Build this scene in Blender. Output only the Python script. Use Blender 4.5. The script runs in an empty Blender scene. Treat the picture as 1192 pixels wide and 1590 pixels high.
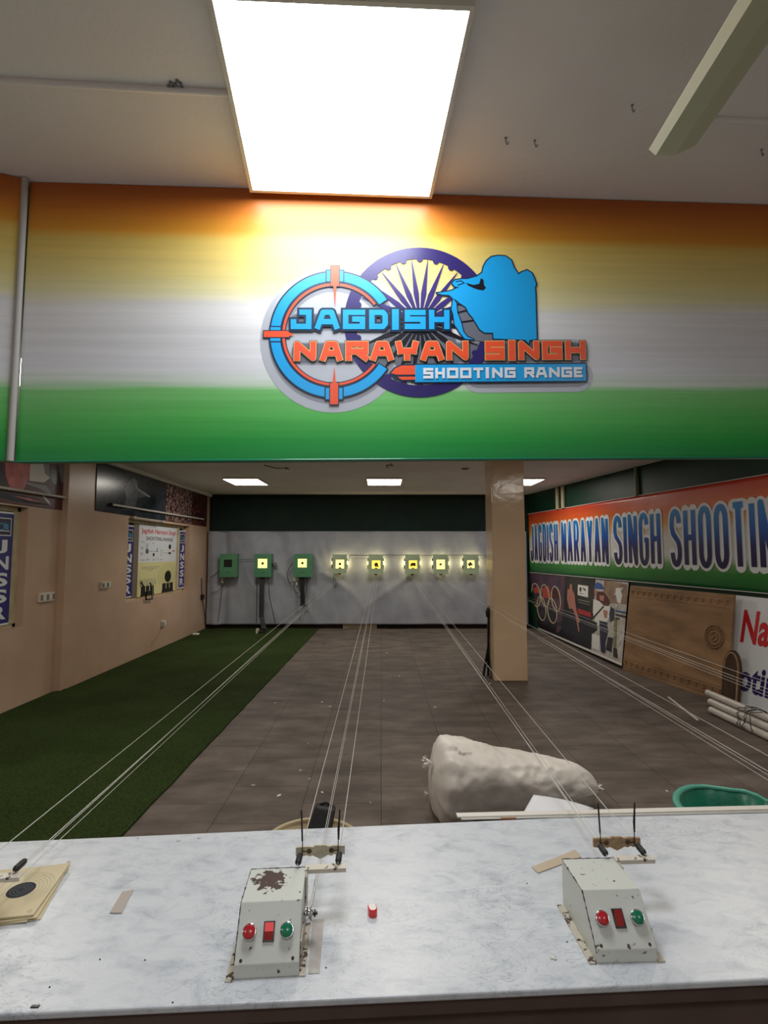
import bpy, bmesh, math, random
from math import sin, cos, pi, radians, atan, sqrt
from mathutils import Vector, Matrix, noise
from mathutils.geometry import tessellate_polygon
random.seed(7)
S = bpy.context.scene
COL = S.collection

# ------------------------------------------------------------------ camera, world, exposure
F = 820.0                                   # focal length in pixels of a 1192 x 1590 frame
PIT, YAW, EYE = atan(62 / F), atan(4 / F), 1.6
cam_d = bpy.data.cameras.new('camera')
cam_d.sensor_fit = 'VERTICAL'; cam_d.sensor_height = 24.0; cam_d.lens = F / 1590 * 24.0
cam_d.clip_start = 0.02
cam = bpy.data.objects.new('camera', cam_d); COL.objects.link(cam)
cam.location = (0, 0, EYE); cam.rotation_euler = (pi / 2 + PIT, 0, -YAW)
S.camera = cam
w = bpy.data.worlds.new('world'); S.world = w; w.use_nodes = True
w.node_tree.nodes['Background'].inputs[0].default_value = (0.8, 0.85, 1, 1)
w.node_tree.nodes['Background'].inputs[1].default_value = 0.05
S.view_settings.view_transform = 'Standard'; S.view_settings.look = 'None'
S.view_settings.exposure = 0.5; S.view_settings.gamma = 1.0
MAIN_LIGHT = 12.0        # radiance of the lamp over the counter
HALL_LIGHT = 12.5        # radiance of the lamps down the hall
GLOW = 3.0               # watts of the bulb behind each small target box

# ray / plane measuring helpers: a sight line from the eye meets a real surface
_c, _s = cos(PIT), sin(PIT)
FW = Vector((sin(YAW) * _c, cos(YAW) * _c, _s)); RT = Vector((cos(YAW), -sin(YAW), 0)); UP = RT.cross(FW)
O = Vector((0, 0, EYE))
def ray(x, y): return RT * ((x - 596) / F) + UP * ((795 - y) / F) + FW
def onz(x, y, z): d = ray(x, y); return O + d * ((z - EYE) / d.z)
def onx(x, y, X): d = ray(x, y); return O + d * (X / d.x)
def ony(x, y, Y): d = ray(x, y); return O + d * (Y / d.y)
def onp(x, y, p, n): d = ray(x, y); return O + d * ((Vector(p) - O).dot(n) / d.dot(n))

# ------------------------------------------------------------------ materials
def lin(c):
    return tuple(((v / 255) / 12.92 if v / 255 <= .04045 else ((v / 255 + .055) / 1.055) ** 2.4) for v in c) + (1,)
def newmat(name):
    m = bpy.data.materials.new(name); m.use_nodes = True
    return m, m.node_tree, m.node_tree.nodes['Principled BSDF']
def N(t, kind, **kw):
    n = t.nodes.new(kind)
    for k, v in kw.items():
        if k in n.inputs: n.inputs[k].default_value = v
        else: setattr(n, k, v)
    return n
def mat(name, c, rough=.6, c2=None, scale=8, detail=5, lo=.35, hi=.65, bump=0, bscale=None, metal=0, spec=.5,
        emit=0, trans=0, stretch=None, coat=0, alpha=1):
    m, t, b = newmat(name)
    b.inputs['Roughness'].default_value = rough; b.inputs['Metallic'].default_value = metal
    b.inputs['Specular IOR Level'].default_value = spec
    b.inputs['Base Color'].default_value = lin(c); b.inputs['Coat Weight'].default_value = coat
    b.inputs['Transmission Weight'].default_value = trans; b.inputs['Alpha'].default_value = alpha
    if emit:
        b.inputs['Emission Color'].default_value = lin(c); b.inputs['Emission Strength'].default_value = emit
    tc = N(t, 'ShaderNodeTexCoord'); mp = N(t, 'ShaderNodeMapping')
    t.links.new(tc.outputs['Object'], mp.inputs[0])
    if stretch: mp.inputs['Scale'].default_value = stretch
    if c2:
        n = N(t, 'ShaderNodeTexNoise', Scale=scale, Detail=detail); t.links.new(mp.outputs[0], n.inputs['Vector'])
        r = N(t, 'ShaderNodeValToRGB'); r.color_ramp.elements[0].position = lo; r.color_ramp.elements[1].position = hi
        r.color_ramp.elements[0].color = lin(c); r.color_ramp.elements[1].color = lin(c2)
        t.links.new(n.outputs[0], r.inputs[0]); t.links.new(r.outputs[0], b.inputs['Base Color'])
    if bump:
        n2 = N(t, 'ShaderNodeTexNoise', Scale=bscale or scale * 3, Detail=6); t.links.new(mp.outputs[0], n2.inputs['Vector'])
        bp = N(t, 'ShaderNodeBump', Strength=bump, Distance=.01)
        t.links.new(n2.outputs[0], bp.inputs['Height']); t.links.new(bp.outputs[0], b.inputs['Normal'])
    return m
def ramp(t, stops, src):
    r = N(t, 'ShaderNodeValToRGB'); e = r.color_ramp.elements
    while len(e) < len(stops): e.new(0.5)
    for k, (p, c) in enumerate(stops): e[k].position = p; e[k].color = lin(c)
    t.links.new(src, r.inputs[0]); return r
def flagmat(name, stops, amp, sx, sy, rough, amp2=.02, bump=0):
    """printed vinyl whose colour bands run along UV.y, broken by horizontal brush streaks"""
    m, t, b = newmat(name); b.inputs['Roughness'].default_value = rough
    uv = N(t, 'ShaderNodeUVMap', uv_map='UVMap')
    sep = N(t, 'ShaderNodeSeparateXYZ'); t.links.new(uv.outputs[0], sep.inputs[0])
    mp = N(t, 'ShaderNodeMapping'); mp.inputs['Scale'].default_value = (sx, sy, 1); t.links.new(uv.outputs[0], mp.inputs[0])
    n = N(t, 'ShaderNodeTexNoise', Scale=1.0, Detail=5, Roughness=.6); t.links.new(mp.outputs[0], n.inputs['Vector'])
    mp2 = N(t, 'ShaderNodeMapping'); mp2.inputs['Scale'].default_value = (sx * .6, sy * .12, 1); t.links.new(uv.outputs[0], mp2.inputs[0])
    n2 = N(t, 'ShaderNodeTexNoise', Scale=1.0, Detail=2); t.links.new(mp2.outputs[0], n2.inputs['Vector'])
    a = N(t, 'ShaderNodeMath', operation='MULTIPLY_ADD'); t.links.new(n2.outputs[0], a.inputs[0]); a.inputs[1].default_value = amp
    t.links.new(sep.outputs['Y'], a.inputs[2])
    a2 = N(t, 'ShaderNodeMath', operation='MULTIPLY_ADD'); t.links.new(n.outputs[0], a2.inputs[0]); a2.inputs[1].default_value = amp2
    t.links.new(a.outputs[0], a2.inputs[2])
    a3 = N(t, 'ShaderNodeMath', operation='SUBTRACT'); t.links.new(a2.outputs[0], a3.inputs[0]); a3.inputs[1].default_value = (amp + amp2) / 2
    r = ramp(t, stops, a3.outputs[0])
    mx = N(t, 'ShaderNodeMix', data_type='RGBA', blend_type='MULTIPLY'); mx.inputs[0].default_value = .28
    r2 = ramp(t, [(.3, (190, 195, 190)), (.7, (255, 255, 255))], n.outputs[0])
    t.links.new(r.outputs[0], mx.inputs[6]); t.links.new(r2.outputs[0], mx.inputs[7])
    t.links.new(mx.outputs[2], b.inputs['Base Color'])
    if bump:
        n3 = N(t, 'ShaderNodeTexNoise', Scale=2.2, Detail=2); t.links.new(uv.outputs[0], n3.inputs['Vector'])
        bp = N(t, 'ShaderNodeBump', Strength=bump, Distance=.02); t.links.new(n3.outputs[0], bp.inputs['Height']); t.links.new(bp.outputs[0], b.inputs['Normal'])
    return m

M = {}
def A(k, *a, **kw): M[k] = mat(k, *a, **kw)
A('ceiling_paint', (232, 226, 222), .75, (242, 238, 236), scale=1.2, bump=.15, bscale=60)
A('wall_paint', (208, 178, 154), .32, (194, 162, 138), scale=1.5, bump=.12, bscale=14)
A('pillar_paint', (226, 198, 166), .14, (216, 186, 154), scale=1.2, bump=.3, bscale=9)
A('dark_green_cloth', (4, 30, 24), .8, (6, 38, 30), scale=3, bump=.2, bscale=5)
A('green_wall', (12, 58, 40), .5, (6, 44, 32), scale=2.5, bump=.4, bscale=4)
A('plain_wall', (214, 204, 194), .8)
A('dark_gap', (38, 22, 20), .8, (60, 26, 22), scale=4)
A('curtain_cloth', (164, 168, 178), .8, (150, 154, 164), scale=2.5, bump=.25, bscale=3)
A('white_frame', (232, 232, 228), .5)
A('window_frame', (196, 184, 150), .5, (170, 156, 120), scale=6)
A('bronze_frame', (120, 106, 92), .45)
A('sign_blue', (38, 38, 120), .35); A('sign_white', (225, 228, 232), .35); A('sign_cyan', (60, 140, 190), .35)
A('poster_white', (218, 222, 228), .35); A('poster_yellow', (222, 214, 158), .35); A('ink_black', (18, 18, 20), .4)
A('ink_red', (200, 34, 44), .4); A('ink_grey', (120, 124, 130), .4); A('ink_olive', (150, 150, 96), .4)
A('box_green', (78, 134, 98), .45, (86, 144, 106), scale=6); A('box_dark', (24, 40, 32), .6)
A('box_pale_green', (176, 192, 162), .5, (156, 174, 142), scale=8)
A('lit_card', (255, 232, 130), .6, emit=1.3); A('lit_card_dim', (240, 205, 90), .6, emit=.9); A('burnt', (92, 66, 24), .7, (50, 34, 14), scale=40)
A('bullseye_ink', (40, 43, 50), .8); A('edge_grey', (176, 172, 166), .6); A('rust_dark', (66, 50, 48), .8); A('black_rubber', (24, 24, 26), .55, bump=.2, bscale=80); A('strap_grey', (52, 52, 54), .6); A('cable_dark', (40, 40, 42), .6)
A('cable_grey', (120, 120, 118), .5); A('switch_plate', (212, 204, 190), .35); A('switch_rocker', (232, 228, 220), .3)
A('tube_white', (206, 200, 192), .3, (190, 184, 176), scale=5); A('pipe_cream', (170, 160, 130), .5)
A('steel', (190, 190, 192), .25, metal=1); A('wire_steel', (205, 203, 196), .5, metal=.3)
A('chrome', (225, 225, 230), .1, metal=1); A('black_plastic', (16, 16, 18), .35)
A('red_button', (186, 30, 36), .25, coat=.4); A('green_button', (12, 118, 82), .25, coat=.4)
A('rocker_pink', (226, 84, 84), .3, emit=.25); A('rocker_red', (150, 14, 12), .2, coat=.5)
A('clip_plastic', (214, 206, 180), .55, (190, 178, 156), scale=60, trans=.25, bump=.4, bscale=120); A('clip_resin', (176, 146, 108), .5, (150, 122, 90), scale=120, bump=.5, bscale=200)
A('clear_plastic', (214, 210, 204), .25, (196, 184, 176), scale=40, alpha=.6); A('red_plastic', (224, 26, 34), .25, coat=.5); A('cap_white', (240, 222, 216), .4)
A('target_card', (222, 208, 172), .7, (214, 198, 160), scale=6); A('cardboard_grey', (184, 172, 162), .8)
A('cardboard_tan', (196, 178, 152), .8); A('foam_white', (226, 220, 208), .6); A('paper_white', (232, 232, 234), .6); A('brown_tape', (176, 116, 62), .5)
A('sack_plastic', (246, 242, 236), .42, (226, 220, 214), scale=6, bump=.35, bscale=11)
A('teal_plastic', (10, 116, 92), .35, (6, 100, 80), scale=9, bump=.1, bscale=60); A('teal_rim', (92, 176, 158), .35)
A('beige_plastic', (206, 188, 152), .4); A('dark_wood', (78, 58, 42), .6, (54, 38, 28), scale=10, stretch=(1, 1, .2))
A('carved_wood', (164, 128, 92), .6, (132, 100, 70), scale=3, detail=8, stretch=(1, .6, 2.4), bump=.2, bscale=20)
A('carved_dark', (112, 84, 60), .7, (140, 106, 76), scale=30, bump=.6, bscale=40)
A('counter_side', (96, 78, 70), .6, (82, 66, 58), scale=6)
A('fan_blade', (206, 200, 170), .35); A('scrap', (222, 218, 208), .8)
A('navy', (44, 34, 98), .3); A('logo_blue', (24, 158, 222), .3); A('logo_orange', (232, 84, 48), .3); A('logo_line', (22, 44, 70), .3)
A('logo_black', (20, 18, 30), .3); A('halo_pale', (176, 180, 188), .3); A('halo_mid', (138, 141, 150), .3); A('halo_dark', (102, 104, 114), .3)
A('logo_tan', (236, 190, 120), .3); A('spoke_navy', (52, 38, 110), .3)
A('lamp_frame', (224, 220, 208), .4)
A('skin', (170, 116, 100), .5); A('print_pink', (206, 116, 112), .4, (176, 86, 86), scale=9); A('print_dark', (34, 30, 36), .3)
A('print_maroon', (84, 36, 40), .4); A('print_grey', (134, 132, 134), .4); A('print_white', (214, 212, 208), .4)
A('print_slate', (58, 64, 72), .22, (24, 28, 34), scale=2.6, lo=.4, hi=.7); A('print_silver', (78, 84, 92), .3, (44, 48, 54), scale=14)
A('print_crowd', (30, 18, 24), .35, (150, 118, 112), scale=20, detail=4, lo=.42, hi=.6); A('print_crowd_dark', (34, 18, 26), .35, (104, 56, 46), scale=12, detail=3, lo=.42, hi=.62)
A('print_dusk', (64, 52, 74), .4, (96, 66, 82), scale=5); A('print_sunset', (184, 78, 66), .4); A('ring_cream', (208, 196, 160), .4)
A('print_navy', (34, 38, 66), .4); A('print_blue', (56, 84, 148), .4); A('print_brown', (126, 100, 82), .4, (150, 128, 108), scale=6)
A('print_olive', (176, 164, 74), .4); A('print_pale', (196, 190, 184), .4, (160, 152, 148), scale=12); A('print_red', (168, 44, 48), .4)
A('text_purple', (42, 30, 96), .4)

def emis(name, c, s):
    m = bpy.data.materials.new(name); m.use_nodes = True; t = m.node_tree; t.nodes.remove(t.nodes['Principled BSDF'])
    e = N(t, 'ShaderNodeEmission', Color=lin(c), Strength=s); t.links.new(e.outputs[0], t.nodes['Material Output'].inputs[0]); M[name] = m
emis('rear_fill_glow', (246, 250, 255), 9); emis('lamp_glow', (246, 250, 255), MAIN_LIGHT); emis('hall_glow', (255, 248, 236), HALL_LIGHT)

def rubber_floor():
    m, t, b = newmat('rubber_tiles'); b.inputs['Roughness'].default_value = .62
    tc = N(t, 'ShaderNodeTexCoord'); mp = N(t, 'ShaderNodeMapping'); mp.inputs['Rotation'].default_value = (0, 0, pi / 2)
    t.links.new(tc.outputs['Object'], mp.inputs[0])
    br = N(t, 'ShaderNodeTexBrick'); t.links.new(mp.outputs[0], br.inputs['Vector'])
    for k, v in dict(Scale=1.0).items(): br.inputs[k].default_value = v
    br.inputs['Brick Width'].default_value = .5; br.inputs['Row Height'].default_value = .5
    br.inputs['Mortar Size'].default_value = .0025; br.inputs['Mortar Smooth'].default_value = .3
    br.inputs['Color1'].default_value = lin((126, 116, 108)); br.inputs['Color2'].default_value = lin((116, 107, 100)); br.inputs['Mortar'].default_value = lin((60, 54, 50))
    mp2 = N(t, 'ShaderNodeMapping'); mp2.inputs['Scale'].default_value = (1, 2.2, 1); t.links.new(tc.outputs['Object'], mp2.inputs[0])
    n = N(t, 'ShaderNodeTexNoise', Scale=2.2, Detail=7, Roughness=.62); t.links.new(mp2.outputs[0], n.inputs['Vector'])
    r = ramp(t, [(.3, (150, 146, 142)), (.5, (205, 200, 198)), (.72, (255, 255, 255))], n.outputs[0])
    mx = N(t, 'ShaderNodeMix', data_type='RGBA', blend_type='MULTIPLY'); mx.inputs[0].default_value = .9
    t.links.new(br.outputs[0], mx.inputs[6]); t.links.new(r.outputs[0], mx.inputs[7]); t.links.new(mx.outputs[2], b.inputs['Base Color'])
    bp = N(t, 'ShaderNodeBump', Strength=.4, Distance=.003); t.links.new(br.outputs['Fac'], bp.inputs['Height']); bp.invert = True
    t.links.new(bp.outputs[0], b.inputs['Normal']); M['rubber_tiles'] = m
rubber_floor()
def turf():
    m, t, b = newmat('turf'); b.inputs['Roughness'].default_value = .95; b.inputs['Specular IOR Level'].default_value = .1
    tc = N(t, 'ShaderNodeTexCoord')
    n = N(t, 'ShaderNodeTexNoise', Scale=110, Detail=3); t.links.new(tc.outputs['Object'], n.inputs['Vector'])
    n2 = N(t, 'ShaderNodeTexNoise', Scale=1.3, Detail=4); t.links.new(tc.outputs['Object'], n2.inputs['Vector'])
    r = ramp(t, [(.3, (36, 50, 22)), (.7, (70, 88, 46))], n.outputs[0]); r2 = ramp(t, [(.3, (200, 200, 190)), (.7, (255, 255, 255))], n2.outputs[0])
    mx = N(t, 'ShaderNodeMix', data_type='RGBA', blend_type='MULTIPLY'); mx.inputs[0].default_value = .8
    t.links.new(r.outputs[0], mx.inputs[6]); t.links.new(r2.outputs[0], mx.inputs[7]); t.links.new(mx.outputs[2], b.inputs['Base Color'])
    bp = N(t, 'ShaderNodeBump', Strength=.9, Distance=.01); t.links.new(n.outputs[0], bp.inputs['Height']); t.links.new(bp.outputs[0], b.inputs['Normal']); M['turf'] = m
turf()
def marble():
    m, t, b = newmat('marble_vinyl'); b.inputs['Roughness'].default_value = .36
    tc = N(t, 'ShaderNodeTexCoord'); mp = N(t, 'ShaderNodeMapping'); mp.inputs['Rotation'].default_value = (0, 0, .5); mp.inputs['Scale'].default_value = (1, 1.9, 1)
    t.links.new(tc.outputs['Object'], mp.inputs[0])
    n = N(t, 'ShaderNodeTexNoise', Scale=13, Detail=9, Roughness=.68, Distortion=.5); t.links.new(mp.outputs[0], n.inputs['Vector'])
    r = ramp(t, [(.30, (178, 184, 190)), (.42, (200, 204, 209)), (.55, (214, 217, 220)), (.75, (204, 208, 212))], n.outputs[0])
    n2 = N(t, 'ShaderNodeTexNoise', Scale=22, Detail=6, Roughness=.6, Distortion=.8); t.links.new(mp.outputs[0], n2.inputs['Vector'])
    r2 = ramp(t, [(.485, (255, 255, 255)), (.5, (196, 202, 208)), (.515, (255, 255, 255))], n2.outputs[0])
    n3 = N(t, 'ShaderNodeTexNoise', Scale=2.5, Detail=2); t.links.new(tc.outputs['Object'], n3.inputs['Vector'])
    r3 = ramp(t, [(.45, (0, 0, 0)), (.6, (255, 255, 255))], n3.outputs[0])
    mx = N(t, 'ShaderNodeMix', data_type='RGBA', blend_type='MULTIPLY'); t.links.new(r3.outputs[0], mx.inputs[0])
    t.links.new(r.outputs[0], mx.inputs[6]); t.links.new(r2.outputs[0], mx.inputs[7]); t.links.new(mx.outputs[2], b.inputs['Base Color'])
    bp = N(t, 'ShaderNodeBump', Strength=.25, Distance=.004); n4 = N(t, 'ShaderNodeTexNoise', Scale=4, Detail=3)
    t.links.new(mp.outputs[0], n4.inputs['Vector']); t.links.new(n4.outputs[0], bp.inputs['Height']); t.links.new(bp.outputs[0], b.inputs['Normal'])
    M['marble_vinyl'] = m
marble()
def chipped(name, thr, patch=None, seed=0, base=(206, 208, 199)):
    """off-white enamel chipped down to rusty primer"""
    m, t, b = newmat(name); b.inputs['Roughness'].default_value = .42
    tc = N(t, 'ShaderNodeTexCoord'); mp = N(t, 'ShaderNodeMapping'); mp.inputs['Location'].default_value = (seed, seed * .7, seed * .3)
    t.links.new(tc.outputs['Object'], mp.inputs[0])
    n = N(t, 'ShaderNodeTexNoise', Scale=75, Detail=5, Roughness=.6); t.links.new(mp.outputs[0], n.inputs['Vector'])
    src = n.outputs[0]
    if patch:
        (px, py, pz, rad) = patch
        ln = N(t, 'ShaderNodeVectorMath', operation='DISTANCE'); t.links.new(tc.outputs['Object'], ln.inputs[0]); ln.inputs[1].default_value = (px, py, pz)
        mr = N(t, 'ShaderNodeMapRange'); t.links.new(ln.outputs['Value'], mr.inputs[0])
        mr.inputs[1].default_value = rad * .35; mr.inputs[2].default_value = rad * 1.25; mr.inputs[3].default_value = .35; mr.inputs[4].default_value = 0
        ad = N(t, 'ShaderNodeMath', operation='ADD'); t.links.new(src, ad.inputs[0]); t.links.new(mr.outputs[0], ad.inputs[1]); src = ad.outputs[0]
    r = ramp(t, [(thr, (0, 0, 0)), (thr + .012, (255, 255, 255))], src)
    mx = N(t, 'ShaderNodeMix', data_type='RGBA'); t.links.new(r.outputs[0], mx.inputs[0])
    mx.inputs[6].default_value = lin(base); mx.inputs[7].default_value = lin((74, 52, 48)); t.links.new(mx.outputs[2], b.inputs['Base Color'])
    bp = N(t, 'ShaderNodeBump', Strength=.5, Distance=.001); bp.invert = True; t.links.new(r.outputs[0], bp.inputs['Height']); t.links.new(bp.outputs[0], b.inputs['Normal'])
    M[name] = m
chipped('enamel_worn', .665, (.045, .122, .093, .036), 3.1); chipped('enamel', .655, None, 5.3); chipped('enamel_rusty', .56, None, 1.7, (190, 182, 164)); chipped('enamel_arm', .6, None, 2.2, (214, 206, 190))
# tricolour prints
M['fascia_print'] = flagmat('fascia_print', [(0, (18, 140, 66)), (.06, (30, 156, 62)), (.15, (82, 182, 84)), (.25, (124, 198, 116)), (.275, (206, 220, 204)), (.33, (222, 222, 226)),
    (.55, (226, 224, 222)), (.60, (226, 218, 168)), (.66, (224, 208, 136)), (.80, (226, 194, 100)), (.835, (224, 152, 44)), (.91, (208, 122, 34)), (1, (176, 88, 26))], .09, .9, 42, .42, .03)
M['side_print'] = flagmat('side_print', [(0, (18, 92, 44)), (.14, (44, 128, 50)), (.22, (110, 160, 100)), (.30, (214, 214, 214)), (.55, (220, 216, 212)), (.66, (226, 168, 90)), (.80, (224, 110, 48)), (1, (206, 62, 44))], .10, .9, 22, .35, .03, bump=.6)
def gradmat():
    m, t, b = newmat('letter_gradient'); b.inputs['Roughness'].default_value = .35
    uv = N(t, 'ShaderNodeUVMap', uv_map='UVMap'); sep = N(t, 'ShaderNodeSeparateXYZ'); t.links.new(uv.outputs[0], sep.inputs[0])
    r = ramp(t, [(.20, (38, 20, 70)), (.40, (40, 34, 96)), (.55, (24, 84, 170)), (.80, (22, 128, 200))], sep.outputs['Y']); t.links.new(r.outputs[0], b.inputs['Base Color'])
    M['letter_gradient'] = m
gradmat()

# ------------------------------------------------------------------ mesh builder
class MB:
    def __init__(s): s.v = []; s.f = []; s.m = []; s.uv = []; s.sm = []
    def add(s, vs, fs, m=None, uv=None, smooth=False):
        b = len(s.v); s.v += [Vector(p) for p in vs]; s.uv += (uv or [(0, 0)] * len(vs))
        for f in fs: s.f.append([b + i for i in f]); s.m.append(m); s.sm.append(smooth)
        return s
    def box(s, lo, hi, m=None, mx=None):
        (a, b, c), (d, e, f) = lo, hi
        vs = [Vector(p) for p in ((a, b, c), (d, b, c), (d, e, c), (a, e, c), (a, b, f), (d, b, f), (d, e, f), (a, e, f))]
        if mx: vs = [mx @ v for v in vs]
        return s.add(vs, [(0, 3, 2, 1), (4, 5, 6, 7), (0, 1, 5, 4), (1, 2, 6, 5), (2, 3, 7, 6), (3, 0, 4, 7)], m)
    def hexa(s, q, off, m=None):
        """four corner points thickened by the vector off"""
        q = [Vector(p) for p in q]; off = Vector(off); vs = q + [p + off for p in q]
        return s.add(vs, [(0, 1, 2, 3), (7, 6, 5, 4), (0, 4, 5, 1), (1, 5, 6, 2), (2, 6, 7, 3), (3, 7, 4, 0)], m)
    def quad(s, q, m=None): return s.add(q, [(0, 1, 2, 3)], m)
    def tube(s, path, r, n=8, m=None, cap=True, smooth=True):
        P = [Vector(p) for p in path]; vs = []; fs = []
        R = r if isinstance(r, (list, tuple)) else [r] * len(P)
        up = None
        for i, p in enumerate(P):
            d = (P[min(i + 1, len(P) - 1)] - P[max(i - 1, 0)]).normalized()
            if up is None: up = d.cross(Vector((0, 0, 1)) if abs(d.z) < .9 else Vector((1, 0, 0))).normalized()
            a = (up - d * up.dot(d)).normalized(); up = a; b = d.cross(a)
            for k in range(n): t = 2 * pi * k / n; vs.append(p + (a * cos(t) + b * sin(t)) * R[i])
        for i in range(len(P) - 1):
            for k in range(n): fs.append((i * n + k, i * n + (k + 1) % n, (i + 1) * n + (k + 1) % n, (i + 1) * n + k))
        s.add(vs, fs, m, smooth=smooth)
        if cap:
            s.add([vs[k] for k in range(n)], [tuple(range(n))[::-1]], m); s.add([vs[-n + k] for k in range(n)], [tuple(range(n))], m)
        return s
    def lathe(s, prof, c=(0, 0, 0), n=32, m=None, mx=None, smooth=True, warp=None):
        vs = []; fs = []; c = Vector(c)
        for (r, z) in prof:
            for k in range(n):
                t = 2 * pi * k / n; rr = r * (warp(t) if warp else 1); v = Vector((rr * cos(t), rr * sin(t), z))
                vs.append((mx @ v if mx else v) + c)
        for i in range(len(prof) - 1):
            for k in range(n): fs.append((i * n + k, i * n + (k + 1) % n, (i + 1) * n + (k + 1) % n, (i + 1) * n + k))
        return s.add(vs, fs, m, smooth=smooth)
    # flat shapes laid on a surface: fr(x, y, off) -> point; the surface coordinates become the UVs
    def poly(s, fr, pts, off=0, m=None):
        tri = tessellate_polygon([[Vector((p[0], p[1], 0)) for p in pts]])
        return s.add([fr(p[0], p[1], off) for p in pts], [tuple(t) for t in tri], m, [(p[0], p[1]) for p in pts])
    def rect(s, fr, x0, y0, x1, y1, off=0, m=None, nx=1, ny=1):
        vs = []; uv = []
        for j in range(ny + 1):
            for i in range(nx + 1):
                x = x0 + (x1 - x0) * i / nx; y = y0 + (y1 - y0) * j / ny; vs.append(fr(x, y, off)); uv.append((x, y))
        fs = [(j * (nx + 1) + i, j * (nx + 1) + i + 1, (j + 1) * (nx + 1) + i + 1, (j + 1) * (nx + 1) + i) for j in range(ny) for i in range(nx)]
        return s.add(vs, fs, m, uv)
    def ring(s, fr, cx, cy, r0, r1, off=0, m=None, a0=0, a1=360, n=48, ky=1):
        P = []
        for k in range(n + 1):
            t = radians(a0 + (a1 - a0) * k / n); P.append((cx + r0 * cos(t), cy + r0 * ky * sin(t))); P.append((cx + r1 * cos(t), cy + r1 * ky * sin(t)))
        return s.add([fr(x, y, off) for x, y in P], [(2 * k, 2 * k + 1, 2 * k + 3, 2 * k + 2) for k in range(n)], m, P)
    def disc(s, fr, cx, cy, r, off=0, m=None, n=24, ky=1):
        return s.poly(fr, [(cx + r * cos(2 * pi * k / n), cy + r * ky * sin(2 * pi * k / n)) for k in range(n)], off, m)
    def stroke(s, fr, path, wd, off=0, m=None, cap='square', kx=1):
        h = wd / 2
        st_ = min(1e-4, 4e-4 / len(path)); i_ = -1
        for (x0, y0), (x1, y1) in zip(path[:-1], path[1:]):
            off += st_
            L = math.hypot(x1 - x0, y1 - y0) or 1; dx, dy = (x1 - x0) / L, (y1 - y0) / L; i_ += 1
            ea = eb = h if cap == 'square' else 0
            if cap == 'square':
                cl = len(path) > 2 and path[0] == path[-1]
                def turn(p, q, r): u = (q[0] - p[0], q[1] - p[1]); v = (r[0] - q[0], r[1] - q[1]); return abs(u[0] * v[0] + u[1] * v[1]) / ((math.hypot(*u) * math.hypot(*v)) or 1)
                pv = path[i_ - 1] if i_ > 0 else (path[-2] if cl else None); nx_ = path[i_ + 2] if i_ + 2 < len(path) else (path[1] if cl else None)
                if pv and turn(pv, (x0, y0), (x1, y1)) > .3: ea = 0
                if nx_ and turn((x0, y0), (x1, y1), nx_) > .3: eb = 0; s.disc(fr, x1, y1, h, off + st_ / 2, m, 16)
            a = (x0 - dx * ea, y0 - dy * ea); b = (x1 + dx * eb, y1 + dy * eb)
            q = [(a[0] + dy * h, a[1] - dx * h), (b[0] + dy * h, b[1] - dx * h), (b[0] - dy * h, b[1] + dx * h), (a[0] - dy * h, a[1] + dx * h)]
            s.add([fr(x, y, off) for x, y in q], [(0, 1, 2, 3)], m, q)
        if cap != 'square':
            for i, (x, y) in enumerate(path):
                if cap == 'round' or 0 < i < len(path) - 1: off += st_ / 2; s.disc(fr, x, y, h, off, m, 12)
        return s
    def build(s, name, mats, parent=None, bevel=0, segs=2, smooth=None):
        if isinstance(mats, str): mats = [mats]
        keys = list(mats)
        for k in s.m:
            if k and k not in keys: keys.append(k)
        me = bpy.data.meshes.new(name); me.from_pydata([tuple(v) for v in s.v], [], s.f)
        for k in keys: me.materials.append(M[k])
        for p, k, sm in zip(me.polygons, s.m, s.sm):
            p.material_index = keys.index(k) if k else 0; p.use_smooth = sm if smooth is None else smooth
        uvl = me.uv_layers.new(name='UVMap')
        for l in me.loops: uvl.data[l.index].uv = s.uv[l.vertex_index]
        me.validate(); me.update()
        o = bpy.data.objects.new(name, me); COL.objects.link(o)
        if parent: o.parent = parent
        if bevel:
            b = o.modifiers.new('bevel', 'BEVEL'); b.width = bevel; b.segments = segs; b.limit_method = 'ANGLE'; b.angle_limit = radians(35)
        return o
def tag(o, label, cat, group=None, kind=None):
    o['label'] = label; o['category'] = cat
    if group: o['group'] = group
    if kind: o['kind'] = kind
    return o
def struct(o): o['kind'] = 'structure'; return o
def thing(name, label, cat, loc=(0, 0, 0), rz=0, group=None):
    o = bpy.data.objects.new(name, None); COL.objects.link(o); o.empty_display_size = .05
    o.location = loc; o.rotation_euler = (0, 0, rz); return tag(o, label, cat, group)
def dup(o, loc, rz=None, label=None):
    def rec(a, par):
        c = a.copy(); COL.objects.link(c); c.parent = par
        for ch in [x for x in bpy.data.objects if x.parent == a]: rec(ch, c)
        return c
    r = rec(o, None); r.location = loc
    if rz is not None: r.rotation_euler = (0, 0, rz)
    if label: r['label'] = label
    return r

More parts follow.
